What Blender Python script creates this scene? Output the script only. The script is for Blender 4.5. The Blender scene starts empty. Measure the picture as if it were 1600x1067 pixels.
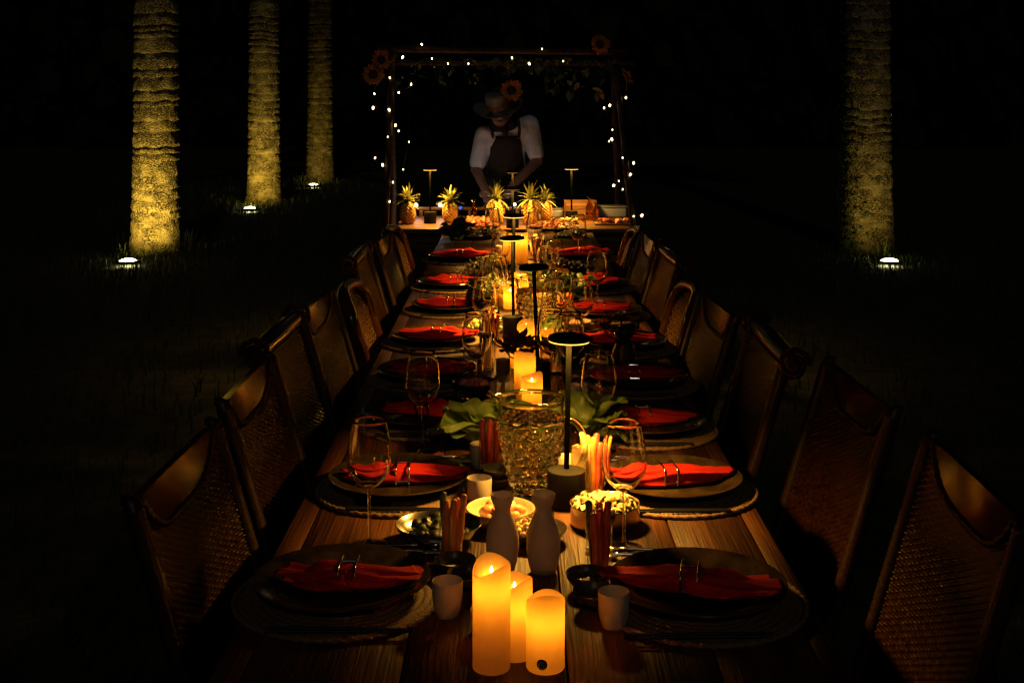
import bpy, bmesh, math, random
from mathutils import Vector, Matrix, noise, Quaternion
PI = math.pi
S = bpy.context.scene
COL = S.collection

# ------------------------------------------------------------------ camera
cd = bpy.data.cameras.new('camera')
cam = bpy.data.objects.new('camera', cd); COL.objects.link(cam)
cam.location = (0, 0, 1.6)
cam.rotation_euler = (math.radians(90), 0, 0)
cd.sensor_width = 36.0
cd.lens = 36.0 * 1950 / 1600
cd.shift_x = -4.0 / 1600
cd.shift_y = -386.5 / 1600
cd.clip_start = 0.05
cd.clip_end = 400
S.camera = cam

# ------------------------------------------------------------------ night sky, added fill light
FILL_EL, FILL_AZ = 30.0, 176.0          # degrees; azimuth the light comes from (clockwise from +Y)
w = bpy.data.worlds.new('World'); S.world = w; w.use_nodes = True
wn = w.node_tree
bgn = wn.nodes['Background']
sky = wn.nodes.new('ShaderNodeTexSky'); sky.sky_type = 'NISHITA'; sky.sun_disc = False
sky.sun_elevation = math.radians(FILL_EL); sky.sun_rotation = math.radians(FILL_AZ)
wn.links.new(sky.outputs[0], bgn.inputs[0])
bgn.inputs[1].default_value = 0.00045
ml = bpy.data.lights.new('fill_sun', 'SUN'); ml.energy = 0.06; ml.angle = math.radians(0.5); ml.color = (1.0, 0.92, 0.8)  # added fill from behind the camera, standing for an unseen dim floodlight
fill_sun = bpy.data.objects.new('fill_sun', ml); COL.objects.link(fill_sun)
_az, _el = math.radians(FILL_AZ), math.radians(FILL_EL)
_d = Vector((math.sin(_az)*math.cos(_el), math.cos(_az)*math.cos(_el), math.sin(_el)))
fill_sun.rotation_euler = _d.to_track_quat('Z', 'Y').to_euler()

S.view_settings.view_transform = 'Standard'
S.view_settings.look = 'None'
S.view_settings.exposure = 0.0
S.view_settings.gamma = 1.0
S.view_settings.use_curve_mapping = False
cy = S.cycles
cy.use_denoising = True
try: cy.denoiser = 'OPENIMAGEDENOISE'
except Exception: pass
cy.max_bounces = 14; cy.diffuse_bounces = 3; cy.glossy_bounces = 4
cy.transmission_bounces = 12; cy.transparent_max_bounces = 32
cy.sample_clamp_indirect = 8.0; cy.sample_clamp_direct = 0
cy.caustics_reflective = False; cy.caustics_refractive = True
cy.blur_glossy = 0.15
cy.use_light_tree = True

CZ_ = .775
LAMP_COL = (1.0, 0.47, 0.06)
LAMP_POWER = 5.0
LAMP_W = 8.5
CANDLE_W = 0.20
FAIRY = 10.0

# ------------------------------------------------------------------ materials
MATS = {}
def nmat(name):
    m = bpy.data.materials.new(name); m.use_nodes = True
    MATS[name] = m
    nt = m.node_tree
    return m, nt, nt.nodes['Principled BSDF'], nt.nodes['Material Output']
def node(nt, typ, **kw):
    n = nt.nodes.new(typ)
    for k, v in kw.items():
        if hasattr(n, k): setattr(n, k, v)
        else: n.inputs[k].default_value = v
    return n
def ramp(nt, fac, stops):
    r = nt.nodes.new('ShaderNodeValToRGB')
    el = r.color_ramp.elements
    el[0].position, el[0].color = stops[0][0], (*stops[0][1], 1)
    el[1].position, el[1].color = stops[-1][0], (*stops[-1][1], 1)
    for p, c in stops[1:-1]:
        e = el.new(p); e.color = (*c, 1)
    nt.links.new(fac, r.inputs[0]); return r
def bump(nt, b, h, strength=.3, dist=.01):
    n = nt.nodes.new('ShaderNodeBump'); n.inputs['Strength'].default_value = strength; n.inputs['Distance'].default_value = dist
    nt.links.new(h, n.inputs['Height']); nt.links.new(n.outputs[0], b.inputs['Normal'])
def coords(nt, scale=(1, 1, 1), kind='Object', rnd=False):
    tc = nt.nodes.new('ShaderNodeTexCoord'); mp = nt.nodes.new('ShaderNodeMapping')
    mp.inputs['Scale'].default_value = scale
    nt.links.new(tc.outputs[kind], mp.inputs[0])
    if rnd:
        oi = nt.nodes.new('ShaderNodeObjectInfo')
        mul = nt.nodes.new('ShaderNodeMath'); mul.operation = 'MULTIPLY'; mul.inputs[1].default_value = 37.0
        nt.links.new(oi.outputs['Random'], mul.inputs[0]); nt.links.new(mul.outputs[0], mp.inputs['Location'])
    return mp.outputs[0]
def mottled(name, c1, c2, scale=30, rough=.6, bs=.2, bd=.004, metal=0, kind='Object', vec=(1, 1, 1), detail=5, rnd=True, spec=.5, c3=None):
    m, nt, b, o = nmat(name)
    v = coords(nt, vec, kind, rnd)
    n = node(nt, 'ShaderNodeTexNoise'); n.inputs['Scale'].default_value = scale; n.inputs['Detail'].default_value = detail
    nt.links.new(v, n.inputs['Vector'])
    st = [(.3, c1), (.7, c2)] if c3 is None else [(.28, c1), (.52, c2), (.72, c3)]
    r = ramp(nt, n.outputs[0], st)
    nt.links.new(r.outputs[0], b.inputs['Base Color'])
    b.inputs['Roughness'].default_value = rough; b.inputs['Metallic'].default_value = metal
    b.inputs['Specular IOR Level'].default_value = spec
    rr = nt.nodes.new('ShaderNodeMapRange'); rr.inputs[3].default_value = max(.03, rough-.1); rr.inputs[4].default_value = min(1, rough+.12)
    nt.links.new(n.outputs[0], rr.inputs[0]); nt.links.new(rr.outputs[0], b.inputs['Roughness'])
    if bs: bump(nt, b, n.outputs[0], bs, bd)
    return m
def wood(name, c1, c2, c3, rough=.5, scale=1.0, axis=1):
    m, nt, b, o = nmat(name)
    sc = [9*scale, 9*scale, 9*scale]; sc[axis] = .7*scale
    v = coords(nt, tuple(sc), 'Object', True)
    n = node(nt, 'ShaderNodeTexNoise'); n.inputs['Scale'].default_value = 2.2; n.inputs['Detail'].default_value = 9; n.inputs['Roughness'].default_value = .62
    n.inputs['Distortion'].default_value = .8
    nt.links.new(v, n.inputs['Vector'])
    sc2 = [190*scale, 190*scale, 190*scale]; sc2[axis] = 6*scale
    v2 = coords(nt, tuple(sc2), 'Object', True)
    n2 = node(nt, 'ShaderNodeTexNoise'); n2.inputs['Scale'].default_value = 1.0; n2.inputs['Detail'].default_value = 4
    nt.links.new(v2, n2.inputs['Vector'])
    wv = node(nt, 'ShaderNodeTexWave'); wv.wave_type = 'RINGS'; wv.inputs['Scale'].default_value = 1.1; wv.inputs['Distortion'].default_value = 5; wv.inputs['Detail'].default_value = 3
    nt.links.new(v, wv.inputs['Vector'])
    mx = nt.nodes.new('ShaderNodeMix'); mx.data_type = 'FLOAT'; mx.inputs[0].default_value = .4
    nt.links.new(n.outputs[0], mx.inputs[2]); nt.links.new(wv.outputs['Fac'], mx.inputs[3])
    mx2 = nt.nodes.new('ShaderNodeMix'); mx2.data_type = 'FLOAT'; mx2.inputs[0].default_value = .35
    nt.links.new(mx.outputs[0], mx2.inputs[2]); nt.links.new(n2.outputs[0], mx2.inputs[3])
    r = ramp(nt, mx2.outputs[0], [(.28, c1), (.5, c2), (.74, c3)])
    oi = nt.nodes.new('ShaderNodeObjectInfo'); hs = nt.nodes.new('ShaderNodeHueSaturation')
    mr = nt.nodes.new('ShaderNodeMapRange'); mr.inputs[3].default_value = .72; mr.inputs[4].default_value = 1.2
    nt.links.new(oi.outputs['Random'], mr.inputs[0]); nt.links.new(mr.outputs[0], hs.inputs['Value']); nt.links.new(r.outputs[0], hs.inputs['Color'])
    nt.links.new(hs.outputs[0], b.inputs['Base Color'])
    rr = nt.nodes.new('ShaderNodeMapRange'); rr.inputs[3].default_value = rough+.15; rr.inputs[4].default_value = rough-.12
    nt.links.new(n2.outputs[0], rr.inputs[0]); nt.links.new(rr.outputs[0], b.inputs['Roughness'])
    bump(nt, b, mx2.outputs[0], .8, .007)
    b.inputs['Specular IOR Level'].default_value = .3
    return m
def plain(name, c, rough=.5, metal=0, spec=.5):
    return mottled(name, tuple(x*.82 for x in c), tuple(min(1, x*1.12) for x in c), 60, rough, .06, .001, metal, spec=spec)
def emis(name, c, s):
    m, nt, b, o = nmat(name)
    nt.nodes.remove(b); e = nt.nodes.new('ShaderNodeEmission'); e.inputs[0].default_value = (*c, 1); e.inputs[1].default_value = s
    nt.links.new(e.outputs[0], o.inputs[0]); return m
def glass(name, c=(1, 1, 1), ior=1.5, rough=0.0):
    m, nt, b, o = nmat(name); nt.nodes.remove(b)
    g = nt.nodes.new('ShaderNodeBsdfGlass'); g.inputs[0].default_value = (*c, 1); g.inputs['IOR'].default_value = ior; g.inputs['Roughness'].default_value = rough
    nt.links.new(g.outputs[0], o.inputs[0]); return m
def thin_glass(name, c=(.97, .98, .97)):
    m, nt, b, o = nmat(name); nt.nodes.remove(b)
    t = nt.nodes.new('ShaderNodeBsdfTransparent'); t.inputs[0].default_value = (*c, 1)
    g = nt.nodes.new('ShaderNodeBsdfGlossy'); g.inputs['Roughness'].default_value = .02
    lw = nt.nodes.new('ShaderNodeLayerWeight'); lw.inputs[0].default_value = .5
    pw = nt.nodes.new('ShaderNodeMath'); pw.operation = 'POWER'; pw.inputs[1].default_value = 4.0; nt.links.new(lw.outputs['Facing'], pw.inputs[0])
    fr = nt.nodes.new('ShaderNodeMapRange'); fr.inputs[3].default_value = .045; fr.inputs[4].default_value = .75; nt.links.new(pw.outputs[0], fr.inputs[0])
    mx = nt.nodes.new('ShaderNodeMixShader')
    nt.links.new(fr.outputs[0], mx.inputs[0]); nt.links.new(t.outputs[0], mx.inputs[1]); nt.links.new(g.outputs[0], mx.inputs[2])
    nt.links.new(mx.outputs[0], o.inputs[0]); return m
def wax(name, c):
    m, nt, b, o = nmat(name)
    b.inputs['Base Color'].default_value = (*c, 1); b.inputs['Roughness'].default_value = .5
    v = coords(nt, (1, 1, 1), 'Object', True)
    n = node(nt, 'ShaderNodeTexNoise'); n.inputs['Scale'].default_value = 26; n.inputs['Detail'].default_value = 3
    nt.links.new(v, n.inputs['Vector']); bump(nt, b, n.outputs[0], .08, .002)
    r = ramp(nt, n.outputs[0], [(.25, tuple(x*.86 for x in c)), (.75, c)])
    nt.links.new(r.outputs[0], b.inputs['Base Color'])
    t = nt.nodes.new('ShaderNodeBsdfTranslucent'); nt.links.new(r.outputs[0], t.inputs[0])
    mx = nt.nodes.new('ShaderNodeMixShader'); mx.inputs[0].default_value = .62
    nt.links.new(b.outputs[0], mx.inputs[1]); nt.links.new(t.outputs[0], mx.inputs[2]); nt.links.new(mx.outputs[0], o.inputs[0])
    return m
def leafmat(name, c1, c2, rough=.45, tr=.25, scale=40):
    m = mottled(name, c1, c2, scale, rough, .25, .003)
    nt = m.node_tree; b = nt.nodes['Principled BSDF']; o = nt.nodes['Material Output']
    t = nt.nodes.new('ShaderNodeBsdfTranslucent'); t.inputs[0].default_value = (*c2, 1)
    mx = nt.nodes.new('ShaderNodeMixShader'); mx.inputs[0].default_value = tr
    nt.links.new(b.outputs[0], mx.inputs[1]); nt.links.new(t.outputs[0], mx.inputs[2]); nt.links.new(mx.outputs[0], o.inputs[0])
    return m

M_TABLE = wood('table_wood', (.012, .0035, .001), (.066, .021, .005), (.155, .054, .013), .55)
M_COUNTER = wood('counter_wood', (.05, .022, .008), (.11, .052, .019), (.17, .085, .032), .5, 1.0, 0)
M_POLE = wood('pole_wood', (.014, .006, .0025), (.042, .019, .008), (.07, .034, .014), .6, 1.0, 2)
M_CHAIRWOOD = mottled('chair_wood', (.026, .0065, .0025), (.066, .018, .006), 16, .17, .04, .002, vec=(1, .15, 1), c3=(.10, .031, .010))
M_WICKER = mottled('wicker', (.010, .003, .0016), (.042, .0135, .006), 90, .2, .3, .002, spec=.9, c3=(.08, .027, .012))
M_CANE = mottled('cane', (.09, .042, .018), (.22, .115, .05), 120, .32, .2, .001)
M_BIND = mottled('rattan_binding', (.014, .0045, .0018), (.050, .016, .005), 150, .42, .3, .001)
M_PLATE = mottled('stoneware', (.014, .009, .005), (.040, .026, .014), 22, .13, .05, .002, c3=(.07, .046, .025))
M_MAT = mottled('water_hyacinth', (.07, .034, .013), (.22, .125, .054), 260, .7, .8, .003, vec=(1, 1, 3), c3=(.32, .20, .095))
M_RED = mottled('red_cotton', (.36, .010, .007), (.56, .020, .012), 420, .85, .35, .0008, spec=.15)
M_SILVER = mottled('silver_metal', (.55, .52, .48), (.72, .70, .66), 12, .16, 0, metal=1)
M_BRASSBOWL = mottled('tin_bowl', (.56, .53, .47), (.72, .69, .62), 25, .2, .08, .001, metal=1)
M_BLACK = plain('black_enamel', (.008, .0075, .007), .5, 0, .15)
M_MATTE = plain('matt_black', (.0022, .0022, .0022), .8, 0, 0); M_MATTE.node_tree.nodes['Principled BSDF'].inputs['IOR'].default_value = 1.02
M_LACQ = plain('black_lacquer', (.010, .009, .009), .45, 0, .2)
M_CERAM = mottled('cream_ceramic', (.44, .39, .31), (.56, .50, .41), 18, .5, .05, .001)
M_GREYCER = mottled('grey_ceramic', (.55, .44, .30), (.70, .57, .40), 14, .55, .06, .001)
M_DARKBOWL = mottled('dark_ceramic', (.024, .02, .018), (.06, .048, .038), 25, .25, .03, .001)
M_RIMDISH = mottled('shell_dish', (.40, .31, .20), (.58, .46, .31), 20, .3, .05, .001)
M_GLASS = glass('clear_glass', (1, 1, 1), 1.5)
M_JUG = glass('jug_glass', (.98, .99, .95), 1.42)
M_THIN = thin_glass('thin_glass')
M_WAX = wax('ivory_wax', (.70, .50, .22))
M_LED = emis('led_flame', (1, .85, .45), 9)
M_LAMP = emis('lamp_diffuser', LAMP_COL, LAMP_POWER)
M_BULB = emis('fairy_bulb', (1, .80, .36), FAIRY)
M_UPL = emis('uplight_lens', (1, .86, .42), 26)
M_CARROT = mottled('carrot', (.55, .16, .03), (.75, .27, .06), 40, .5, .2, .002)
M_RHUB = mottled('red_stick', (.45, .03, .02), (.62, .10, .06), 40, .4, .2, .002)
M_BREAD = mottled('bread_stick', (.62, .40, .16), (.8, .58, .28), 40, .7, .3, .002)
M_CHIP = mottled('cabbage', (.55, .44, .20), (.78, .66, .36), 60, .5, .3, .002)
M_SALMON = mottled('salmon', (.62, .22, .10), (.85, .42, .22), 35, .35, .2, .002)
M_BEEF = mottled('raw_beef', (.35, .04, .03), (.62, .16, .10), 35, .3, .2, .002, c3=(.75, .5, .38))
M_CORN = mottled('corn_grain', (.6, .42, .12), (.8, .62, .28), 80, .5, .2, .001)
M_GREENPC = mottled('green_piece', (.03, .05, .012), (.12, .17, .04), 50, .4, .3, .002)
M_DARKPC = mottled('seaweed', (.012, .013, .010), (.04, .04, .028), 50, .35, .3, .002)
M_CREAMPC = mottled('pale_piece', (.5, .46, .34), (.7, .66, .52), 50, .4, .2, .002)
M_LETT = leafmat('lettuce', (.10, .17, .035), (.26, .34, .09), .42, .3, 30)
M_DLEAF = leafmat('dark_leaf', (.012, .028, .010), (.04, .07, .022), .5, .15, 30)
M_VINE = leafmat('vine_leaf', (.035, .06, .025), (.10, .14, .055), .4, .2, 40)
M_PETAL = leafmat('sunflower_petal', (.42, .12, .010), (.64, .24, .025), .6, .3, 60)
M_DPETAL = leafmat('maroon_petal', (.08, .018, .010), (.20, .06, .02), .6, .2, 60)
M_WPETAL = leafmat('white_petal', (.46, .44, .34), (.66, .63, .50), .6, .25, 60)
M_SEED = mottled('seed_disc', (.010, .006, .004), (.05, .028, .014), 160, .8, .8, .004)
M_PINE = mottled('pineapple_skin', (.30, .14, .03), (.62, .36, .10), 45, .5, .3, .003)
M_PLEAF = leafmat('pineapple_leaf', (.12, .15, .045), (.34, .36, .14), .4, .12, 30)
def bark():
    m, nt, b, o = nmat('palm_bark')
    v = coords(nt, (1, 1, 1.6), 'Object', True)
    n1 = node(nt, 'ShaderNodeTexNoise'); n1.inputs['Scale'].default_value = 9; n1.inputs['Detail'].default_value = 6
    n2 = node(nt, 'ShaderNodeTexNoise'); n2.inputs['Scale'].default_value = 48; n2.inputs['Detail'].default_value = 4
    n3 = node(nt, 'ShaderNodeTexNoise'); n3.inputs['Scale'].default_value = 4; n3.inputs['Detail'].default_value = 3
    vo = node(nt, 'ShaderNodeTexVoronoi'); vo.inputs['Scale'].default_value = 55
    for q in (n1, n2, n3, vo): nt.links.new(v, q.inputs['Vector'])
    r1 = ramp(nt, n1.outputs[0], [(.3, (.12, .09, .05)), (.55, (.30, .235, .14)), (.75, (.40, .33, .21))])
    r2 = ramp(nt, n2.outputs[0], [(.42, (.07, .05, .03)), (.60, (1, 1, 1))])
    r3 = ramp(nt, n3.outputs[0], [(.36, (0, 0, 0)), (.52, (1, 1, 1))])
    mx = nt.nodes.new('ShaderNodeMix'); mx.data_type = 'RGBA'; mx.blend_type = 'MULTIPLY'
    nt.links.new(r3.outputs[0], mx.inputs[0]); nt.links.new(r1.outputs[0], mx.inputs[6]); nt.links.new(r2.outputs[0], mx.inputs[7])
    nt.links.new(mx.outputs[2], b.inputs['Base Color']); b.inputs['Roughness'].default_value = .85
    ad = nt.nodes.new('ShaderNodeMath'); ad.operation = 'ADD'; nt.links.new(n2.outputs[0], ad.inputs[0]); nt.links.new(vo.outputs[0], ad.inputs[1])
    bump(nt, b, ad.outputs[0], .85, .016)
    return m
M_PALM = bark()
M_FROND = leafmat('palm_frond', (.02, .045, .012), (.06, .10, .03), .45, .15, 10)
M_GRASS = leafmat('grass_blade', (.014, .024, .006), (.036, .054, .013), .5, .2, 6)
M_SOIL = mottled('lawn_soil', (.018, .022, .008), (.045, .05, .02), 7, .9, .9, .03, detail=9, rnd=False)
M_BACKDROP = leafmat('backdrop_leaf', (.002, .004, .002), (.006, .009, .004), .9, .02, 4)
M_SKIN = mottled('skin', (.26, .13, .08), (.36, .19, .125), 25, .5, .05, .001)
M_SHIRT = mottled('white_shirt', (.74, .74, .76), (.86, .86, .88), 35, .9, .4, .006, spec=.2)
M_APRON = mottled('brown_apron', (.030, .022, .015), (.055, .040, .028), 60, .85, .3, .002, spec=.2)
M_STRAP = plain('apron_strap', (.03, .02, .014), .7)
M_TROUS = mottled('dark_trousers', (.018, .018, .022), (.03, .03, .036), 60, .9, .3, .003)
M_HAT = mottled('straw_hat', (.12, .125, .11), (.20, .205, .185), 190, .8, .6, .002)
M_BAND = mottled('hat_band', (.20, .10, .045), (.32, .17, .08), 90, .7, .3, .001)
M_HAIR = plain('dark_hair', (.012, .009, .007), .6)
M_SCARF = plain('black_scarf', (.010, .010, .012), .8)
M_EYE = plain('eye_white', (.5, .48, .45), .2)
M_WIRE = plain('dark_wire', (.02, .022, .015), .5)
M_BLUE = mottled('pale_blue_plastic', (.16, .20, .33), (.21, .25, .38), 10, .35, .03, .001)
M_CRATE = wood('crate_wood', (.05, .022, .008), (.12, .055, .02), (.18, .09, .035), .55, 1.4, 0)
M_STICKER = plain('black_sticker', (.018, .014, .012), .5)
M_STMARK = plain('sticker_mark', (.42, .34, .25), .5)
M_BOTTLE = glass('amber_glass', (.75, .5, .22), 1.5)

# ------------------------------------------------------------------ mesh helpers
class MB:
    def __init__(s): s.v = []; s.f = []
    def add(s, vf, mat=None):
        o = len(s.v)
        vs, fs = vf
        s.v += [tuple(mat @ Vector(p)) for p in vs] if mat is not None else [tuple(p) for p in vs]
        s.f += [tuple(i+o for i in f) for f in fs]
        return s
    def data(s): return s.v, s.f
def mesh(name, vf, smooth=True, sharp=40, recalc=False):
    me = bpy.data.meshes.new(name)
    me.from_pydata(vf[0], [], vf[1])
    if recalc:
        bm = bmesh.new(); bm.from_mesh(me); bmesh.ops.recalc_face_normals(bm, faces=bm.faces); bm.to_mesh(me); bm.free()
    if smooth:
        me.polygons.foreach_set('use_smooth', [True]*len(me.polygons))
        if sharp < 180:
            try: me.set_sharp_from_angle(angle=math.radians(sharp))
            except Exception: pass
    me.update(); return me
def lathe(prof, n=40, fn=None, close=False):
    v = []; rings = []
    for r, z in prof:
        if r < 1e-7: rings.append([len(v)]); v.append((0, 0, z))
        else:
            st = len(v)
            for k in range(n):
                a = 2*PI*k/n
                p = (r*math.cos(a), r*math.sin(a), z)
                v.append(fn(p, a) if fn else p)
            rings.append(list(range(st, st+n)))
    f = []
    seq = list(zip(rings[:-1], rings[1:]))
    if close: seq.append((rings[-1], rings[0]))
    for a, b in seq:
        if len(a) == 1 and len(b) == 1: continue
        for k in range(n):
            j = (k+1) % n
            if len(a) == 1: f.append((a[0], b[j], b[k]))
            elif len(b) == 1: f.append((a[k], a[j], b[0]))
            else: f.append((a[k], a[j], b[j], b[k]))
    return v, f
def tube(pts, rad, n=8, caps=True, closed=False, fn=None):
    pts = [Vector(p) for p in pts]; m = len(pts)
    if not hasattr(rad, '__len__'): rad = [rad]*m
    v = []; f = []
    ref = None
    for i, p in enumerate(pts):
        if closed: t = pts[(i+1) % m]-pts[i-1]
        else: t = pts[min(i+1, m-1)]-pts[max(i-1, 0)]
        t.normalize()
        if ref is None:
            ref = Vector((0, 0, 1)) if abs(t.z) < .9 else Vector((1, 0, 0))
        u = (ref-t*ref.dot(t)).normalized(); ref = u
        w_ = t.cross(u)
        for k in range(n):
            a = 2*PI*k/n
            r = rad[i]*(fn(i, a) if fn else 1)
            v.append(tuple(p+u*math.cos(a)*r+w_*math.sin(a)*r))
    for i in range(m if closed else m-1):
        a0 = i*n; b0 = ((i+1) % m)*n
        for k in range(n):
            j = (k+1) % n
            f.append((a0+k, a0+j, b0+j, b0+k))
    if caps and not closed:
        f.append(tuple(reversed(range(n)))); f.append(tuple(range((m-1)*n, m*n)))
    return v, f
def box(x0, x1, y0, y1, z0, z1, bev=0.0, seg=2):
    if bev <= 0:
        v = [(x, y, z) for x in (x0, x1) for y in (y0, y1) for z in (z0, z1)]
        return v, [(0, 1, 3, 2), (4, 6, 7, 5), (0, 4, 5, 1), (2, 3, 7, 6), (0, 2, 6, 4), (1, 5, 7, 3)]
    bm = bmesh.new(); bmesh.ops.create_cube(bm, size=1)
    for q in bm.verts: q.co = Vector(((x0+x1)/2+q.co.x*(x1-x0), (y0+y1)/2+q.co.y*(y1-y0), (z0+z1)/2+q.co.z*(z1-z0)))
    bmesh.ops.bevel(bm, geom=bm.edges[:]+bm.verts[:], offset=bev, segments=seg, affect='EDGES', profile=.5)
    bm.verts.index_update()
    r = [tuple(q.co) for q in bm.verts], [tuple(q.index for q in fc.verts) for fc in bm.faces]
    bm.free(); return r
def ico(sub=1, fn=None):
    bm = bmesh.new(); bmesh.ops.create_icosphere(bm, subdivisions=sub, radius=1); bm.verts.index_update()
    r = [tuple(fn(q.co)) if fn else tuple(q.co) for q in bm.verts], [tuple(q.index for q in fc.verts) for fc in bm.faces]
    bm.free(); return r
def sheet(nu, nv, fn, thick=0):
    v = [fn(i/(nu), j/(nv)) for i in range(nu+1) for j in range(nv+1)]
    f = [(i*(nv+1)+j, (i+1)*(nv+1)+j, (i+1)*(nv+1)+j+1, i*(nv+1)+j+1) for i in range(nu) for j in range(nv)]
    if thick:
        me = bpy.data.meshes.new('tmp'); me.from_pydata(v, [], f)
        bm = bmesh.new(); bm.from_mesh(me); bm.normal_update()
        bmesh.ops.solidify(bm, geom=bm.faces[:], thickness=thick)
        bm.verts.index_update()
        v = [tuple(q.co) for q in bm.verts]; f = [tuple(q.index for q in fc.verts) for fc in bm.faces]
        bm.free(); bpy.data.meshes.remove(me)
    return v, f

def ob(name, me, mat=None, parent=None, loc=(0, 0, 0), rot=(0, 0, 0), scale=(1, 1, 1)):
    if mat is not None:
        if len(me.materials) == 0: me.materials.append(mat)
    o = bpy.data.objects.new(name, me); COL.objects.link(o)
    if mat is not None and me.materials[0] != mat:
        o.material_slots[0].link = 'OBJECT'; o.material_slots[0].material = mat
    o.parent = parent
    o.location = loc; o.rotation_euler = rot; o.scale = scale if hasattr(scale, '__len__') else (scale,)*3
    return o
def tag(o, label, cat, group=None):
    o['label'] = label; o['category'] = cat
    if group: o['group'] = group
    return o
def thing(name, label, cat, loc=(0, 0, 0), rot=(0, 0, 0), group=None):
    o = bpy.data.objects.new(name, None); COL.objects.link(o); o.empty_display_size = .05
    o.location = loc; o.rotation_euler = rot if hasattr(rot, '__len__') else (0, 0, rot)
    return tag(o, label, cat, group)
ORD = ['first', 'second', 'third', 'fourth', 'fifth', 'sixth', 'seventh', 'eighth', 'ninth']

# ------------------------------------------------------------------ ground, tree belt added behind
def ground():
    g = ob('ground', mesh('ground', sheet(60, 60, lambda a, b: (-120+240*a, -40+240*b, .03*noise.noise(Vector((a*60, b*60, 0))) - .03)), True, 180), M_SOIL)
    g['kind'] = 'structure'
ground()
def blades(spots, rng):
    v = []; f = []
    for x, y, h, wd in spots:
        a = rng.uniform(0, 2*PI); ln = rng.uniform(.1, .7)*h; b = rng.uniform(0, 2*PI)
        dx, dy = math.cos(a)*wd, math.sin(a)*wd; lx, ly = math.cos(b)*ln, math.sin(b)*ln
        o = len(v)
        v += [(x-dx, y-dy, -.03), (x+dx, y+dy, -.03), (x+dx*.7+lx*.35, y+dy*.7+ly*.35, h*.6), (x-dx*.7+lx*.35, y-dy*.7+ly*.35, h*.6), (x+lx, y+ly, h)]
        f += [(o, o+1, o+2, o+3), (o+3, o+2, o+4)]
    return v, f
UPL = [(-3.6606, 11.8182), (-3.6597, 17.2376), (-3.4889, 21.6667), (3.5515, 11.8182)]
def grass():
    rng = random.Random(5)
    sp = []
    for k in range(26000):
        y = rng.uniform(1.5, 26)
        x = rng.uniform(-1, 1)*(1.2+.46*y)
        sp.append((x, y, rng.uniform(.03, .075), rng.uniform(.003, .006)))
    for (ux, uy) in UPL:
        for k in range(900):
            r = rng.uniform(.13, 1.6)**1.0; a = rng.uniform(0, 2*PI)
            if r < .19: r = .19
            sp.append((ux+r*math.cos(a), uy+r*math.sin(a), rng.uniform(.03, .085), .005))
    o = ob('grass', mesh('grass', blades(sp, rng), False), M_GRASS)
    o['kind'] = 'stuff'; o['label'] = 'dark short lawn grass around the table and palms'
grass()
def backdrop_trees():  # tree belt added to keep the sky out of view
    rng = random.Random(8); mb = MB()
    for k in range(9000):
        x = rng.uniform(-34, 34); y = 36+rng.uniform(0, 5)+.01*x*x*.3; z = 9*rng.random()**.8*(1+.25*noise.noise(Vector((x*.2, 0, 3))))
        s_ = rng.uniform(.25, .6)
        m = Matrix.Translation((x, y, z)) @ Matrix.Rotation(rng.uniform(0, 6.28), 4, 'Z') @ Matrix.Rotation(rng.uniform(-1, 1), 4, 'X')
        mb.add(([(-s_*.5, 0, -s_), (s_*.5, 0, -s_), (s_*.6, .05, s_*.4), (0, .1, s_), (-s_*.6, .05, s_*.4)], [(0, 1, 2, 3, 4)]), m)
    mb.add(sheet(40, 10, lambda a, b: (-40+80*a, 42+.9*noise.noise(Vector((a*20, b*5, 1))), 10.5*b*(1+.12*noise.noise(Vector((a*18, 0, 2)))))))
    o = ob('backdrop_trees', mesh('backdrop_trees', mb.data(), False), M_BACKDROP)
    o['kind'] = 'stuff'; o['label'] = 'far dark tree belt added behind the stall to hide the sky'
backdrop_trees()

# ------------------------------------------------------------------ palms and uplights
def palm_mesh(seed):
    rng = random.Random(seed)
    prof = []; z = -.05
    hs = []
    while z < 7.2:
        hs.append(z); z += rng.uniform(.06, .17)
    rows = []
    for i, zz in enumerate(hs):
        nz = hs[i+1] if i+1 < len(hs) else zz+.12
        d = rng.uniform(.003, .010)
        rows += [(zz, -d*1.9), (zz+.006, -d*2.1), (zz+.016, d*.5)]
        k = 4
        for q in range(1, k): rows.append((zz+.022+(nz-zz-.03)*q/k, d*.5*(1-q/k)))
    n = 72; v = []; f = []
    tilt = [rng.uniform(-.03, .03) for _ in range(4)]
    for zz, dr in rows:
        base = .236+.036*math.exp(-max(zz, 0)/.45)-.006*zz
        for k in range(n):
            a = 2*PI*k/n
            wob = .03*noise.noise(Vector((math.cos(a)*1.6, math.sin(a)*1.6, zz*1.1+seed)))
            r = base+dr*(1+.9*noise.noise(Vector((math.cos(a)*3, math.sin(a)*3, zz*6+seed))))+.008*noise.noise(Vector((math.cos(a)*7, math.sin(a)*7, zz*7+seed*3)))+.010*noise.noise(Vector((math.cos(a)*16, math.sin(a)*16, zz*20)))*(.4+abs(noise.noise(Vector((math.cos(a)*2, math.sin(a)*2, zz*.9)))*2))
            v.append((r*math.cos(a), r*math.sin(a), zz+wob))
    for i in range(len(rows)-1):
        for k in range(n):
            j = (k+1) % n
            f.append((i*n+k, i*n+j, (i+1)*n+j, (i+1)*n+k))
    return mesh('palm_trunk', (v, f), True, 180)
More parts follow.
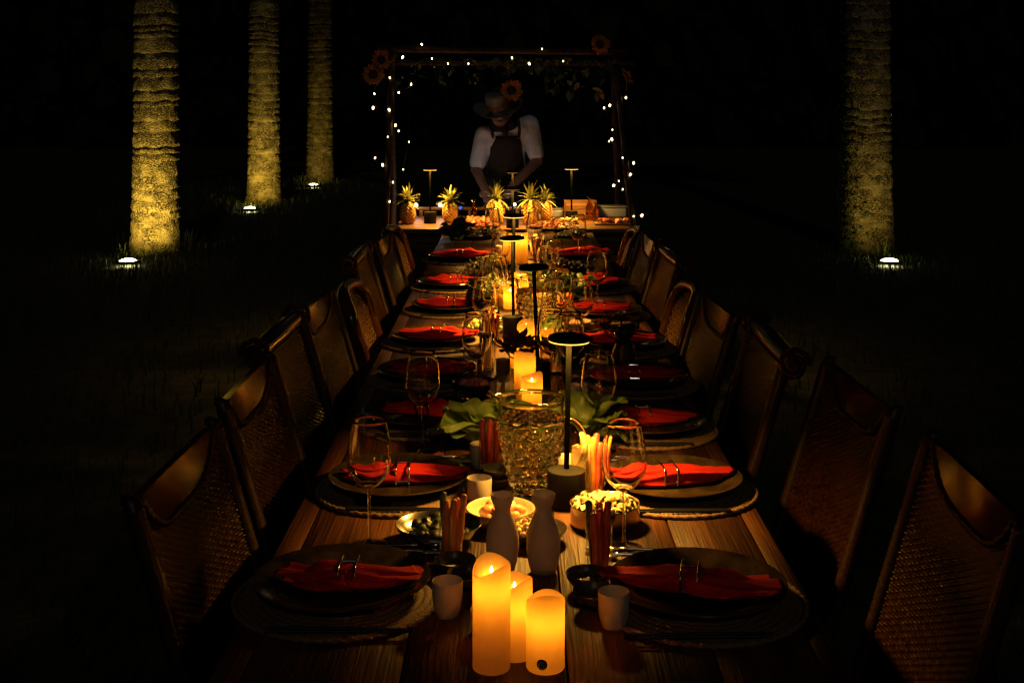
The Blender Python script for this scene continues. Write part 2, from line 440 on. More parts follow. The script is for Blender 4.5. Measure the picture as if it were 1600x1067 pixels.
def frond_mesh():
    mb = MB()
    pts = [(2.6*t, 0, .75*math.sin(t*2.4)-1.0*t*t) for t in [i/10 for i in range(11)]]
    mb.add(tube(pts, [.03*(1-.8*i/10)+.004 for i in range(11)], 5))
    for i in range(1, 44):
        t = i/44; x = 2.6*t; z = .75*math.sin(t*2.4)-1.0*t*t
        L = .62*math.sin(PI*min(1, .12+t*.86))+.05
        for s in (-1, 1):
            mb.add(([(x, 0, z), (x+.05, 0, z), (x+.05+.35*L, s*L*.8, z-.25*L), (x+.3*L, s*L*.78, z-.28*L)], [(0, 1, 2, 3)]))
    return mesh('frond', mb.data(), False)
FROND = frond_mesh()
def palm(x, y, seed, label, vine=False):
    t = thing('palm_tree', label, 'palm tree', (x, y, 0), (0, 0, seed*1.3), 'palm trees on the lawn')
    ob('trunk', palm_mesh(seed), M_PALM, t)
    crown = bpy.data.objects.new('crown', None); COL.objects.link(crown); crown.parent = t; crown.location = (0, 0, 7.15)
    for k in range(14):
        ob('frond', FROND, M_FROND, crown, (0, 0, .02*k), (0, -.5+.9*(k % 3)/2, k*2.4), .95)
    if vine:
        rng = random.Random(3); mb = MB()
        for k in range(560):
            z = 2.9*rng.random()**1.5; a = PI+rng.gauss(.42, .42)-seed*1.3
            r = .262+.04*math.exp(-z/.45)+rng.uniform(0, .035)
            s_ = rng.uniform(.012, .028)
            m = Matrix.Translation((r*math.cos(a), r*math.sin(a), z)) @ Matrix.Rotation(a, 4, 'Z') @ Matrix.Rotation(rng.uniform(-.8, .8), 4, 'Y') @ Matrix.Rotation(rng.uniform(0, 6.28), 4, 'X')
            mb.add(([(0, -s_*.6, 0), (.006, 0, -s_), (0, s_*.6, 0), (.004, 0, s_)], [(0, 1, 2, 3)]), m)
        c = ob('climbing_vine', mesh('climbing_vine', mb.data(), False), M_VINE, t); c['kind'] = 'stuff'
    return t
PALMS = [(*(-3.6656, 12.7869), 1, 'ringed palm trunk lit yellow, leftmost and nearest on the left'),
         (*(-3.7238, 18.5714), 2, 'ringed palm trunk second from left, middle of the left row'),
         (*(-3.6299, 23.2836), 3, 'dim palm trunk farthest back in the left row'),
         (*(3.6496, 12.8926), 4, 'palm trunk with climbing vine alone on the right')]
for i, (x, y, sd, lb) in enumerate(PALMS): palm(x, y, sd, lb, i == 3)
UP_RING = mesh('uplight_ring', lathe([(.085, .0), (.112, .0), (.112, .02), (.106, .025), (.09, .025), (.085, .02)], 32, close=True), True, 40)
UP_LENS = mesh('uplight_lens', lathe([(0, .043), (.03, .041), (.06, .034), (.084, .018), (.084, .0)], 32), True, 60)
UP_W = [1.1, .9, .34, .16]
UP_AIM = [(.12, .75), (.05, .8), (.08, .9), (-.02, .8)]
for i, ((x, y), lb) in enumerate(zip(UPL, ['glowing ground uplight before the leftmost palm', 'glowing ground uplight before the second left palm', 'glowing ground uplight before the farthest left palm', 'glowing ground uplight before the right palm'])):
    t = thing('ground_uplight', lb, 'uplight', (x, y, 0), 0, 'uplights set in the lawn')
    ob('housing', UP_RING, M_BLACK, t); ob('lens', UP_LENS, M_UPL, t)
    l = bpy.data.lights.new('uplight_beam', 'SPOT'); l.energy = 150*UP_W[i]; l.color = (1, .69, .085); l.spot_size = math.radians(95); l.spot_blend = 1.0; l.shadow_soft_size = .04
    lo = bpy.data.objects.new('uplight_beam', l); COL.objects.link(lo); lo.parent = t; lo.location = (0, 0, .08)
    px_, py_ = PALMS[i][0], PALMS[i][1]
    tgt = Vector((px_-x+UP_AIM[i][0]-.1, py_-y, UP_AIM[i][1]+.06))
    lo.rotation_euler = (-(tgt-Vector((0, 0, .08)))).to_track_quat('Z', 'Y').to_euler()
rng = random.Random(12)
def tuft(x, y, n, h, label):
    pts = MB()
    for k in range(n):
        a = rng.uniform(0, 6.28); r = rng.uniform(0, .12); L = h*rng.uniform(.5, 1.1); b = rng.uniform(0, 6.28); ln = rng.uniform(.05, .3)*L
        x0, y0 = r*math.cos(a), r*math.sin(a)
        pts.add(tube([(x0+ln*math.cos(b)*t*t, y0+ln*math.sin(b)*t*t, L*t-.02) for t in (0, .35, .7, 1)], [.003, .0028, .002, .0008], 4))
    o = ob('grass_tuft', mesh('grass_tuft', pts.data()), M_GRASS, None, (x, y, 0)); o['kind'] = 'stuff'; o['label'] = label
tuft(*(-3.2127, 12.4303), 16, .28, 'wispy grass tuft right of the leftmost palm')
tuft(*(-3.8226, 12.1401), 10, .16, 'wispy grass tuft behind the leftmost uplight')
tuft(*(-3.7901, 22.1277), 9, .25, 'wispy grass tuft left of the farthest left uplight')
tuft(*(3.6233, 12.1401), 7, .24, 'wispy grass tuft behind the right uplight')

# ------------------------------------------------------------------ the two joined tables
TX0, TX1 = -.446, .497
def table(name, label, y0, y1, top, seams, x0, x1, seed):
    rr = random.Random(seed)
    t = thing(name, label, 'table', ((x0+x1)/2, (y0+y1)/2, 0), 0, 'joined dining tables')
    cx, cyy = (x0+x1)/2, (y0+y1)/2
    xs = [x0]+seams+[x1]
    for i in range(len(xs)-1):
        dz = rr.uniform(-.0012, .0004)
        me = mesh('plank', box(xs[i]+.0016-cx, xs[i+1]-.0016-cx, y0-cyy+rr.uniform(0, .004), y1-cyy-rr.uniform(0, .004), top-.032, top+dz, .0012, 1), True, 50)
        ob('plank', me, M_TABLE, t)
    for s in (-1, 1):
        ob('apron_rail', mesh('apron_rail', box(s*.36-.012, s*.36+.012, y0-cyy+.15, y1-cyy-.15, top-.12, top-.034, .002)), M_TABLE, t)
    for yy in (y0-cyy+.3, y1-cyy-.3):
        for s in (-1, 1):
            ob('leg', mesh('leg', box(s*.37-.04, s*.37+.04, yy-.04, yy+.04, 0, top-.034, .004)), M_TABLE, t, (0, 0, 0))
        ob('cross_rail', mesh('cross_rail', box(-.33, .33, yy-.02, yy+.02, .12, .2, .003)), M_TABLE, t)
    return t
table('dining_table', 'long plank dining table running towards the camera', 1.0, 5.76, .75, [-.40, -.166, .078, .303, .458], TX0, TX1, 1)
table('dining_table', 'slightly higher plank table behind the long one, before the counter', 5.775, 7.42, .775, [-.235, -.03, .2, .36], -.425, .465, 2)
TZ = .7505; TZ2 = .7755
def tz(y): return TZ if y < 5.768 else TZ2

# ------------------------------------------------------------------ chairs (local: sitter looks to +x, back on -x side)
LEAN = .3; HW = .238
def bx_(y, z): return -.22-LEAN*max(0, z-.45)-.028*(1-(y/HW)**2)
def weave(zlow, ztop, hw, pitch=.0062, cols=34, amp=.0023):
    nu = cols*2; sub = 4
    zmax = max(ztop(-hw+2*hw*i/nu) for i in range(nu+1))
    nr = int((zmax-zlow)/pitch*sub)+1
    v = []; f = []
    for i in range(nu+1):
        y = -hw+2*hw*i/nu; zt = ztop(y)
        for j in range(nr+1):
            z = zlow+pitch*j/sub; q = j/sub
            row = int(q); fr = q-row
            d = amp*math.cos(PI*i*.5+PI*row)+amp*1.1*math.sin(PI*fr)-.6*amp
            z = min(z, zt)
            v.append((bx_(y, z)+d+.0045, y, z))
    for i in range(nu):
        zt = max(ztop(-hw+2*hw*i/nu), ztop(-hw+2*hw*(i+1)/nu))
        for j in range(nr):
            if zlow+pitch*j/sub > zt: break
            a = i*(nr+1)+j; b = (i+1)*(nr+1)+j
            f.append((a, b, b+1, a+1))
    return v, f
def arc_low(y): return .868+.084*min(1, abs(y)/.212)**3.2
CH = {}
def chair_parts():
    ringy = lambda i, a: 1+.045*((i % 2)*2-1)
    # shared pieces
    seat = box(-.23, .23, -.25, .25, .40, .455, .02, 3)
    CH['seat'] = mesh('seat', seat)
    CH['leg_f'] = {s: mesh('leg', tube([(.2, s*.22, .42), (.205, s*.222, .2), (.21, s*.225, 0)], [.021, .019, .016], 10)) for s in (-1, 1)}
    CH['leg_b'] = {s: mesh('leg', tube([(-.21, s*.23, .44), (-.235, s*.23, .2), (-.27, s*.232, 0)], [.021, .019, .016], 10)) for s in (-1, 1)}
    CH['rail'] = mesh('seat_rail', box(-.21, .21, -.235, .235, .355, .40, .006))
    # crest type
    CH['woven'] = mesh('woven_back', weave(.44, lambda y: arc_low(y), HW-.012), True, 180)
    def crest(front):
        def fn(a, b):
            y = -.212+.424*a; zl = arc_low(y)+.002; zt = .956-.016*(1-(y/.212)**2)
            z = zl+max(.002, zt-zl)*b
            return (bx_(y, z)+front, y, z)
        return fn
    CH['crest'] = mesh('crest_panel', sheet(24, 5, crest(.012), .022), True, 45, True)
    pts = [(bx_(y, arc_low(y))+.010, y, arc_low(y)) for y in [(-.222+.444*i/200) for i in range(201)]]
    CH['braid'] = mesh('braid_trim', tube(pts, .0068, 8, True, False, lambda i, a: 1+.2*math.cos(2*a-i*.8)), True, 180)
    for s in (-1, 1):
        n = 110
        pts = []
        for i in range(n):
            z = .43+.515*i/(n-1); pts.append((bx_(HW, z), s*HW, z))
        # little rolled end behind the corner
        for i in range(1, 16):
            a = i/15*.55*PI
            pts.append((bx_(HW, .945)-.016*(1-math.cos(a)), s*HW, .945+.012*math.sin(a)))
        CH['post', s] = mesh('side_post', tube(pts, [.0165 if i < 110 else .0165-.0006*(i-110) for i in range(len(pts))], 10, True, False, ringy), True, 180)
    # scroll type
    CH['woven_s'] = mesh('woven_back', weave(.44, lambda y: .925, HW-.012), True, 180)
    pr = [(bx_(0, .95)-.03+0*i, 0, 0) for i in range(2)]
    bar = tube([(bx_(HW, .945)-.012, -HW-.03+(2*HW+.06)*i/20, .945) for i in range(21)], [.03-.006*abs(i-10)/10 for i in range(21)], 14)
    CH['roll'] = mesh('rolled_top', bar)
    for s in (-1, 1):
        sp = []
        for i in range(44):
            a = i/43*4.2*PI; r = .040*(1-i/50)
            sp.append((bx_(HW, .945)-.012-r*math.cos(a), s*(HW+.036), .945+r*math.sin(a)))
        CH['volute', s] = mesh('volute', tube(sp, [.0075]*44, 7))
    # lattice type
    def arch(i, n=60):
        t = i/n
        a = PI*(1-t)
        y = -.235*math.cos(PI-a)
        return y
    ap = []
    for i in range(81):
        t = i/80
        if t < .3: y = .24; z = .43+(t/.3)*.37
        elif t > .7: y = -.24; z = .43+((1-t)/.3)*.37
        else:
            a = (t-.3)/.4*PI
            y = .24*math.copysign(abs(math.cos(a))**.6, math.cos(a)); z = .80+.115*abs(math.sin(a))**.6
        ap.append((bx_(y, z), y, z))
    CH['arch'] = mesh('arched_frame', tube(ap, .023, 12), True, 180)
    def inside(y, z):
        if abs(y) > .222 or z < .44: return False
        if z < .80: return True
        return (abs(y)/.222)**(1/.3*.5+.6) + ((z-.80)/.10)**2 < 1
    mb = MB()
    for d in (-1, 1):
        for k in range(-40, 41):
            c0 = k*.031; seg = []
            runs = []
            for i in range(130):
                y = -.235+.47*i/129; z = .68+d*y+c0
                if inside(y, z): seg.append((bx_(y, z)+.0022*math.sin(i*1.0+d), y, z))
                elif seg: runs.append(seg); seg = []
            if seg: runs.append(seg)
            for r_ in runs:
                if len(r_) > 3: mb.add(tube(r_[::3] if len(r_) > 8 else r_, .0058, 5, False))
    for k in range(15):
        z = .45+k*.031
        r_ = [(bx_(y, z)-.003, y, z) for y in [-.23+.46*i/24 for i in range(25)] if inside(y, z)]
        if len(r_) > 3: mb.add(tube(r_, .0026, 4, False))
    CH['cane'] = mesh('cane_lattice', mb.data(), True, 180)
chair_parts()
def chair(x, y, side, kind, label, jig=0.0):
    t = thing('wicker_chair' if kind != 'lattice' else 'cane_chair', label, 'chair', (x, y, 0), (0, 0, (0 if side == 'L' else PI)+jig), 'chairs pulled up to the table')
    ob('seat', CH['seat'], M_WICKER, t); ob('seat_rail', CH['rail'], M_CHAIRWOOD, t)
    for s in (-1, 1):
        ob('leg', CH['leg_f'][s], M_CHAIRWOOD, t); ob('leg', CH['leg_b'][s], M_CHAIRWOOD, t)
    if kind == 'crest':
        ob('woven_back', CH['woven'], M_WICKER, t); ob('crest_panel', CH['crest'], M_CHAIRWOOD, t); ob('braid_trim', CH['braid'], M_BIND, t)
        for s in (-1, 1): ob('side_post', CH['post', s], M_BIND, t)
    elif kind == 'scroll':
        ob('woven_back', CH['woven_s'], M_WICKER, t); ob('rolled_top', CH['roll'], M_CHAIRWOOD, t)
        for s in (-1, 1): ob('side_post', CH['post', s], M_BIND, t); ob('volute', CH['volute', s], M_CHAIRWOOD, t)
    else:
        ob('arched_frame', CH['arch'], M_CHAIRWOOD, t); c = ob('cane_lattice', CH['cane'], M_CANE, t); c['kind'] = 'stuff'
KIND = ['crest', 'crest', 'scroll', 'crest', 'lattice', 'scroll', 'crest', 'lattice']
KL = {'crest': 'woven wicker chair with wooden crest panel', 'scroll': 'wicker chair with rolled scroll top', 'lattice': 'arched chair with open cane lattice'}
PLY = [2.12, 2.69, 3.24, 3.73, 4.27, 4.90, 5.49, 6.18]
PRY = [2.10, 2.68, 3.16, 3.65, 4.18, 4.78, 5.47, 6.26]
CLY = [2.20, 2.84, 3.40, 3.87, 4.40, 5.02, 5.60, 6.25]
CRY = [2.13, 2.77, 3.30, 3.82, 4.38, 5.00, 5.58, 6.22]
CRX = [.41, .385, .30, .262, .24, .25, .232, .232]
CLX = [-.222, -.228, -.27, -.24, -.215, -.25, -.23, -.25]
rj = random.Random(4)
for i in range(8):
    chair(CLX[i]+rj.uniform(-.010, .010), CLY[i], 'L', KIND[i], '%s, %s from the camera along the left side' % (KL[KIND[i]], ORD[i]), rj.uniform(-.04, .04))
    chair(CRX[i]+rj.uniform(-.012, .012), CRY[i], 'R', KIND[i], '%s, %s from the camera along the right side' % (KL[KIND[i]], ORD[i]), rj.uniform(-.05, .05))

# ------------------------------------------------------------------ place settings
MATW = mesh('weave', lathe([(0, .003)]+[(.170*q/60, .0032+.0022*abs(math.sin(PI*q/5))) for q in range(1, 61)]+[(.171, .001)], 180, lambda p, a: (p[0], p[1], p[2]+.0013*math.sin(a*90+math.hypot(p[0], p[1])*500))), True, 180)
MATR = mesh('rope_edge', tube([(.174*math.cos(2*PI*k/440), .174*math.sin(2*PI*k/440), .0040) for k in range(440)], .0044, 8, False, True, lambda i, a: 1+.22*math.cos(2*a-i*2*PI*55/440)), True, 180)
PLATE = mesh('plate', lathe([(0, .0), (.082, .0), (.088, .002), (.095, .006), (.125, .0135), (.147, .0225), (.1505, .0245), (.1495, .0262), (.145, .0255), (.122, .0175), (.104, .0105), (.09, .0075), (.05, .0068), (0, .0066)], 72), True, 60)
def napkin_mesh(seed):
    r = random.Random(seed)
    L = .145; n = 40; m = 56
    ph = [r.uniform(0, 6.28) for _ in range(6)]
    le, re_ = r.uniform(.75, 1.15), r.uniform(.75, 1.15)
    v = []; f = []
    for i in range(n+1):
        s = -1+2*i/n; ax = abs(s)
        e = le if s < 0 else re_
        wdt = .033*(1-.42*ax**1.6)*(.6+.4*e)+.016*max(0, ax-.7)*e*3*(.5+.5*math.sin(ph[0]+s))+.003*math.sin(3*s+ph[0])
        hgt = .0190-.0135*ax**1.5*(1.7-.7*e)
        if ax < .12: q = 1-(ax/.12); wdt = wdt*(1-.07*q)
        zc = hgt+.015*ax**3+.0008
        yc = .010*math.sin(2.2*s+ph[1])
        for k in range(m):
            a = 2*PI*k/m
            ca, sa = math.cos(a), math.sin(a)
            fold = 1+.24*(1-2*abs(math.sin(2*a+ph[2]+1.1*s))+.7*(1-2*abs(math.sin(3.5*a+ph[3]-1.9*s))))*(.35+ax)*.75
            px = abs(ca)**.75*math.copysign(1, ca); pz = abs(sa)**.75*math.copysign(1, sa)
            if sa < 0: fz = 1
            else: fz = fold
            x = s*L+.012*math.sin(2*a+ph[4])*max(0, ax-.8)*5*math.copysign(1, s)
            v.append((x, yc+wdt*px*fold, zc+hgt*pz*fz+.0012*noise.noise(Vector((s*6, a*2, seed)))))
    for i in range(n):
        for k in range(m):
            j = (k+1) % m
            f.append((i*m+k, i*m+j, (i+1)*m+j, (i+1)*m+k))
    # ends pinched shut with a slit so that the folded layers show
    for st in (0, n*m):
        c = len(v); xs = sum(v[st+k][0] for k in range(m))/m; ys = sum(v[st+k][1] for k in range(m))/m; zs = sum(v[st+k][2] for k in range(m))/m
        v.append((xs*.86, ys, zs))
        for k in range(m):
            j = (k+1) % m
            f.append((c, st+j, st+k) if st == 0 else (c, st+k, st+j))
    # a loose flap folded over one half
    sd = 1 if seed % 2 else -1
    o = len(v)
    nu, nv = 12, 8
    for i in range(nu+1):
        for j in range(nv+1):
            a_, b_ = i/nu, j/nv
            x = sd*(.024+.105*a_); y = -.030+.060*b_
            z = .034+.010*math.exp(-((a_-.35)/.3)**2)-.030*(2*b_-1)**2*(.6+.4*a_)-.012*a_+.003*math.sin(9*b_+5*a_+ph[5])
            v.append((x, y*(1+.25*a_), max(z, .012+.012*a_)))
    for i in range(nu):
        for j in range(nv):
            q = (o+i*(nv+1)+j, o+(i+1)*(nv+1)+j, o+(i+1)*(nv+1)+j+1, o+i*(nv+1)+j+1)
            f.append(q)
    return mesh('napkin', (v, f), True, 180)
NAPS = [napkin_mesh(k) for k in range(7)]
def loop_pts(hw, h, n=36):
    out = []
    for k in range(n):
        a = 2*PI*k/n; ca, sa = math.cos(a), math.sin(a)
        out.append((0, hw*abs(ca)**.5*math.copysign(1, ca), h/2+h/2*abs(sa)**.5*math.copysign(1, sa)))
    return out
def ring_mesh():
    lp = loop_pts(.0365, .0445)
    return mesh('loop', tube(lp, .0021, 8, False, True), True, 180)
RLOOP = ring_mesh(); RBAR = mesh('link_bar', tube([(-.014, 0, 0), (.014, 0, 0)], .0019, 8))
CHOP = mesh('chopstick', tube([(-.115, 0, .0035), (0, 0, .0033), (.115, 0, .0026)], [.0036, .0032, .0016], 8))
def spoon_mesh():
    mb = MB()
    pts = [(-.1, 0, .004), (-.03, 0, .005), (.03, 0, .007), (.055, 0, .005)]
    mb.add(tube(pts, [.0045, .0032, .0026, .003], 8))
    mb.add(ico(2, lambda p: (.078+.03*p.x, .019*p.y, .0065+(.005*p.z if p.z < 0 else -.0035*p.z*1.0))))
    return mesh('spoon', mb.data(), True, 180)
def fork_mesh():
    mb = MB()
    mb.add(tube([(-.1, 0, .004), (-.03, 0, .005), (.03, 0, .007), (.05, 0, .005)], [.0045, .0032, .0026, .004], 8))
    mb.add(box(.045, .066, -.011, .011, .004, .0065, .0009, 1))
    for k in range(4): mb.add(tube([(.064, -.009+.006*k, .005), (.085, -.009+.006*k, .0045), (.102, -.009+.006*k, .008)], [.0016, .0015, .0008], 6))
    return mesh('fork', mb.data(), True, 50)
SPOON, FORK = spoon_mesh(), fork_mesh()
rs = random.Random(21)
LX = [-.293, -.250, -.245, -.262, -.272, -.258, -.280, -.278]
RX = [.307, .338, .336, .36, .362, .338, .352, .345]
def setting(i, side):
    x, y = (LX[i], PLY[i]) if side == 'L' else (RX[i], PRY[i])
    z = tz(y); sd = 'left' if side == 'L' else 'right'
    wh = 'at the %s place from the camera on the %s side' % (ORD[i], sd)
    t = thing('placemat', 'round woven placemat ' + wh, 'placemat', (x+rs.uniform(-.004, .004), y-.014, z), rs.uniform(0, 6), 'round woven placemats')
    ob('weave', MATW, M_MAT, t); ob('rope_edge', MATR, M_MAT, t)
    zm = z+.0075
    p = ob('plate', PLATE, M_PLATE, None, (x, y, zm), (0, 0, rs.uniform(0, 6))); tag(p, 'dark glazed stoneware plate ' + wh, 'plate', 'dark stoneware plates')
    nr = rs.uniform(-.22, .22)
    nx = x+(.012 if side == 'L' else -.012)
    npk = ob('napkin', NAPS[(i*2+(side == 'R')*3) % 7], M_RED, None, (nx, y-.004, zm+.0068), (0, 0, nr), (rs.uniform(.74, 1.0)*rs.choice((-1, 1)), rs.uniform(1.0, 1.12), rs.uniform(1.0, 1.2))); tag(npk, 'folded red cloth napkin ' + wh, 'napkin', 'folded red napkins')
    rg = thing('napkin_ring', 'silver wire napkin ring ' + wh, 'napkin ring', (nx, y-.004, zm+.0062), nr, 'napkin rings')
    for s in (-1, 1): ob('loop', RLOOP, M_SILVER, rg, (s*.014, 0, 0))
    ob('link_bar', RBAR, M_SILVER, rg, (0, 0, .0445)); ob('link_bar', RBAR, M_SILVER, rg, (0, -.0365, .014))
    for k in range(2):
        c = ob('chopstick', CHOP, M_LACQ, None, (x+(.02 if side == 'L' else -.02)+rs.uniform(-.004, .004), y-.158-.0095*k, zm-.0012), (0, 0, rs.uniform(-.03, .03)+(PI if side == 'R' else 0)))
        tag(c, ('chopstick nearer the plate ' if k == 0 else 'chopstick farther from the plate ') + wh, 'chopstick', 'chopsticks '+wh)
    if i < 4:
        s_ = -1 if side == 'L' else 1
        a = ob('fork', FORK, M_SILVER, None, (x-s_*.075, y+.186, z+.0002), (0, 0, (0 if side == 'L' else PI)+rs.uniform(-.06, .06))); tag(a, 'silver fork behind the plate ' + wh, 'fork', 'silver forks')
        a = ob('spoon', SPOON, M_SILVER, None, (x-s_*.07, y+.214, z+.0002), (0, 0, (0 if side == 'L' else PI)+rs.uniform(-.06, .06))); tag(a, 'silver spoon behind the plate ' + wh, 'spoon', 'silver spoons')
for i in range(8):
    setting(i, 'L'); setting(i, 'R')

# ------------------------------------------------------------------ wine glasses
def wine_parts():
    zb = .105; zt = .236
    out = []; inn = []
    for k in range(26):
        t = k/25
        z = zb+(zt-zb)*t
        r = .0415*(math.sin(PI*min(1, (t*.98+.02))**.62)**.72) if t < .46 else None
        if t < .42: r = .0415*math.sin(t/.42*PI/2)**.62+.001
        else: r = .0425-.0115*((t-.42)/.58)**1.7
        out.append((max(r, .0032), z))
    inn = [(max(r-.0011, 0), z+(.004 if i == 0 else .0011*(1-i/25))) for i, (r, z) in enumerate(out)]
    inn[0] = (0, out[0][1]+.006)
    bowl = out+[(out[-1][0]-.0005, zt+.0005)]+inn[::-1]
    stem = [(.0040, .010), (.0034, .018), (.0031, .05), (.0031, .09), (.0033, .1), out[0]]
    foot = [(0, .0), (.034, .0), (.0355, .0009), (.034, .0019), (.018, .0034), (.0075, .006), (.0040, .010)]
    return mesh('bowl', lathe(bowl, 48), True, 180), mesh('stem', lathe(stem, 24), True, 180), mesh('foot', lathe(foot, 40), True, 60)
WB, WS, WF = wine_parts()
WINE = [
 (*(-0.2737, 2.3511), 1.0, 'tall wine glass left of the metal dish, nearest on the left'),
 (*(0.2047, 2.3345), 1.0, 'tall wine glass right of the tin bowl, nearest on the right'),
 (*(-0.2194, 2.9704), 1.0, 'wine glass before the third left plate, left of the lettuce'),
 (*(0.2014, 2.9758), 1.0, 'wine glass right of the big hobnail jug, behind the nearest right one'),
 (*(-0.1060, 3.5042), 1.0, 'wine glass left of the tall middle candle'),
 (*(0.1557, 3.4895), 1.0, 'wine glass behind the nearest lamp head'),
 (*(-0.1001, 4.1541), 1.0, 'wine glass left of the row, before the smaller candles'),
 (*(-0.0656, 4.7357), 1.0, 'wine glass beside the dark vase, left of the far candles'),
 (*(0.1651, 4.3504), 1.0, 'wine glass right of the far hobnail jug'),
 (*(0.3235, 4.8894), 1.0, 'wine glass standing apart before the seventh right plate'),
 (*(0.2204, 4.1334), 1.0, 'wine glass before the sixth right plate'),
 (*(-0.0630, 5.5808), 1.0, 'wine glass left of the far pair of candles'),
 (*(0.1564, 5.5435), 1.0, 'wine glass right of the far pair of candles'),
 (*(0.3094, 6.0938), 1.0, 'wine glass farthest right near the table end'),
 (*(-0.1118, 6.4094), 1.0, 'wine glass farthest left near the table end')]
rw = random.Random(2)
for x, y, s_, lb in WINE:
    t = thing('wine_glass', lb, 'wine glass', (x, y, tz(y)+.0002), rw.uniform(0, 6), 'wine glasses')
    ob('bowl', WB, M_GLASS, t); ob('stem', WS, M_GLASS, t); ob('foot', WF, M_GLASS, t)

# ------------------------------------------------------------------ jugs
def jug_parts():
    H = .205; n = 200
    def rad(z):
        t = z/H
        if t < .05: return .036+.002*t/.05
        return .038+.031*min(1, (t-.05)/.62)**.85+.0015*max(0, t-.7)
    zs = [.004+ (H-.004)*k/140 for k in range(141)]
    rows = 13
    def bumpf(a, z):
        if z < .018 or z > .168: return 0
        PT = .0195; pz = (z-.016)/PT; row = math.floor(pz); b = 0
        for rr_ in (row-1, row, row+1):
            cz = (rr_+.5)*PT+.016
            if cz < .02 or cz > .16: continue
            nb = 15
            off = .5*(rr_ % 2)
            q = a/(2*PI)*nb-off; d = (q-round(q))/nb*2*PI*rad(cz)
            rb = .0064+.0030*min(1, cz/.12)
            dd = (d*d+(z-cz)**2)/(rb**2)
            if dd < 1: b = max(b, .0062*math.sqrt(1-dd))
        return b
    v = []; f = []
    rings = []
    def addring(fn):
        st = len(v)
        for k in range(n):
            a = 2*PI*k/n; r, z, p = fn(a); v.append((r*math.cos(a), r*math.sin(a), z))
        rings.append(st)
    def spout(a, z):
        d = math.atan2(math.sin(a-PI), math.cos(a-PI))
        return .020*math.exp(-(d/.22)**2)*max(0, (z-.165)/.04)**1.5
    # from inside centre up, over the rim, down outside, bottom
    wl = .166
    for z in [wl+(H-wl)*k/12 for k in range(13)]:
        addring(lambda a, z=z: (rad(z)-.0030+spout(a, z), z, 0))
    addring(lambda a: (rad(H)-.001+spout(a, H), H+.0018, 0))
    for z in reversed(zs):
        addring(lambda a, z=z: (rad(z)+bumpf(a, z)+spout(a, z)+(.0014 if z > H-.006 else 0), z, 0))
    addring(lambda a: (.034, 0, 0))
    c1 = len(v); v.append((0, 0, .003))
    for k in range(n):
        j = (k+1) % n
        for a, b in zip(rings[:-1], rings[1:]): f.append((a+k, b+k, b+j, a+j))
        f.append((c1, rings[-1]+j, rings[-1]+k))
    body = mesh('jug_body', (v, f), True, 60)
    wv = [v[rings[0]+k] for k in range(n)]+[(0, 0, wl)]
    water = mesh('water', (wv, [(n, k, (k+1) % n) for k in range(n)]), True, 180)
    hp = []
    for k in range(25):
        t = k/24; a = PI/2-PI*t
        hp.append((.064+.0+.052*math.cos(a)**.8*1.0 if math.cos(a) > 0 else .064, 0, .105+.058*math.sin(a)))
    hp[0] = (.0685, 0, .163); hp[-1] = (.0615, 0, .047)
    handle = mesh('handle', tube(hp, [.0062]*25, 12, True, False, lambda i, a: 1+.25*abs(math.cos(a))), True, 180)
    return body, water, handle
JB, JW, JH = jug_parts()
for (x, y), rz, lb in [((0.0354, 2.6520), -.25, 'large clear hobnail glass water jug in front, beside the black lamp'), ((0.0761, 4.3618), -.4, 'clear hobnail glass jug farther back behind candles')]:
    t = thing('glass_jug', lb, 'jug', (x, y, TZ+.0003), rz, 'hobnail water jugs')
    b = ob('jug_body', JB, M_JUG, t); ob('handle', JH, M_JUG, t); ob('water', JW, M_JUG, t)

# ------------------------------------------------------------------ cordless table lamps
LB = mesh('base', lathe([(0, 0), (.038, 0), (.0395, .0015), (.0395, .070), (.0385, .0725), (.012, .074), (.0065, .0755), (0, .0757)], 48), True, 35)
LP = mesh('pole', lathe([(.0056, .074), (.0056, .338)], 16), True, 60)
LH = mesh('head', lathe([(0, .352), (.03, .352), (.0415, .3495), (.0435, .3465), (.0435, .3405), (.0418, .3395), (.0, .3395)], 48), True, 35)
LD = mesh('diffuser', lathe([(.0418, .3394), (.0418, .3383), (.0405, .3378), (.0062, .3378)], 48), True, 35)
LOFF = plain('diffuser_off', (.55, .53, .48), .5)
LDF = mesh('diffuser', lathe([(.0405, .3394), (.0400, .3392), (.0062, .3392)], 48), True, 35)
def lamp(x, y, z, label, on=True, tilt=(0, 0), flush=False):
    t = thing('table_lamp', label, 'table lamp', (x, y, z), (tilt[0], tilt[1], 0), 'cordless table lamps')
    ob('base', LB, M_BLACK, t); ob('pole', LP, M_MATTE, t); ob('head', LH, M_BLACK, t)
    ob('diffuser', LDF if flush else LD, M_LAMP if on else LOFF, t)
    if on:
        l = bpy.data.lights.new('lamp_beam', 'AREA'); l.shape = 'DISK'; l.size = .076; l.energy = LAMP_W; l.color = LAMP_COL; l.spread = math.radians(138)
        o = bpy.data.objects.new('lamp_beam', l); COL.objects.link(o); o.parent = t; o.location = (0, 0, .3335)
lamp(*(0.1059, 2.5818), TZ, 'lit black table lamp beside the front jug', True, (0, .02))
lamp(*(0.0710, 3.6429), TZ, 'unlit black table lamp behind the tall middle candle', False, (0, -.045))
lamp(*(-0.0022, 4.3734), TZ, 'lit black table lamp left of the far hobnail jug', True, (0, -.02))
lamp(*(-0.0027, 5.1797), TZ, 'lit black table lamp behind the far pair of candles', True)
lamp(*(-0.0097, 6.3337), TZ2, 'lit black table lamp on the higher table, second from the counter', True, (0, 0), True)
lamp(*(-0.0118, 7.6974), CZ_+.0004, 'lit black lamp in the middle of the counter between the large pineapples', True, (0, 0), True)

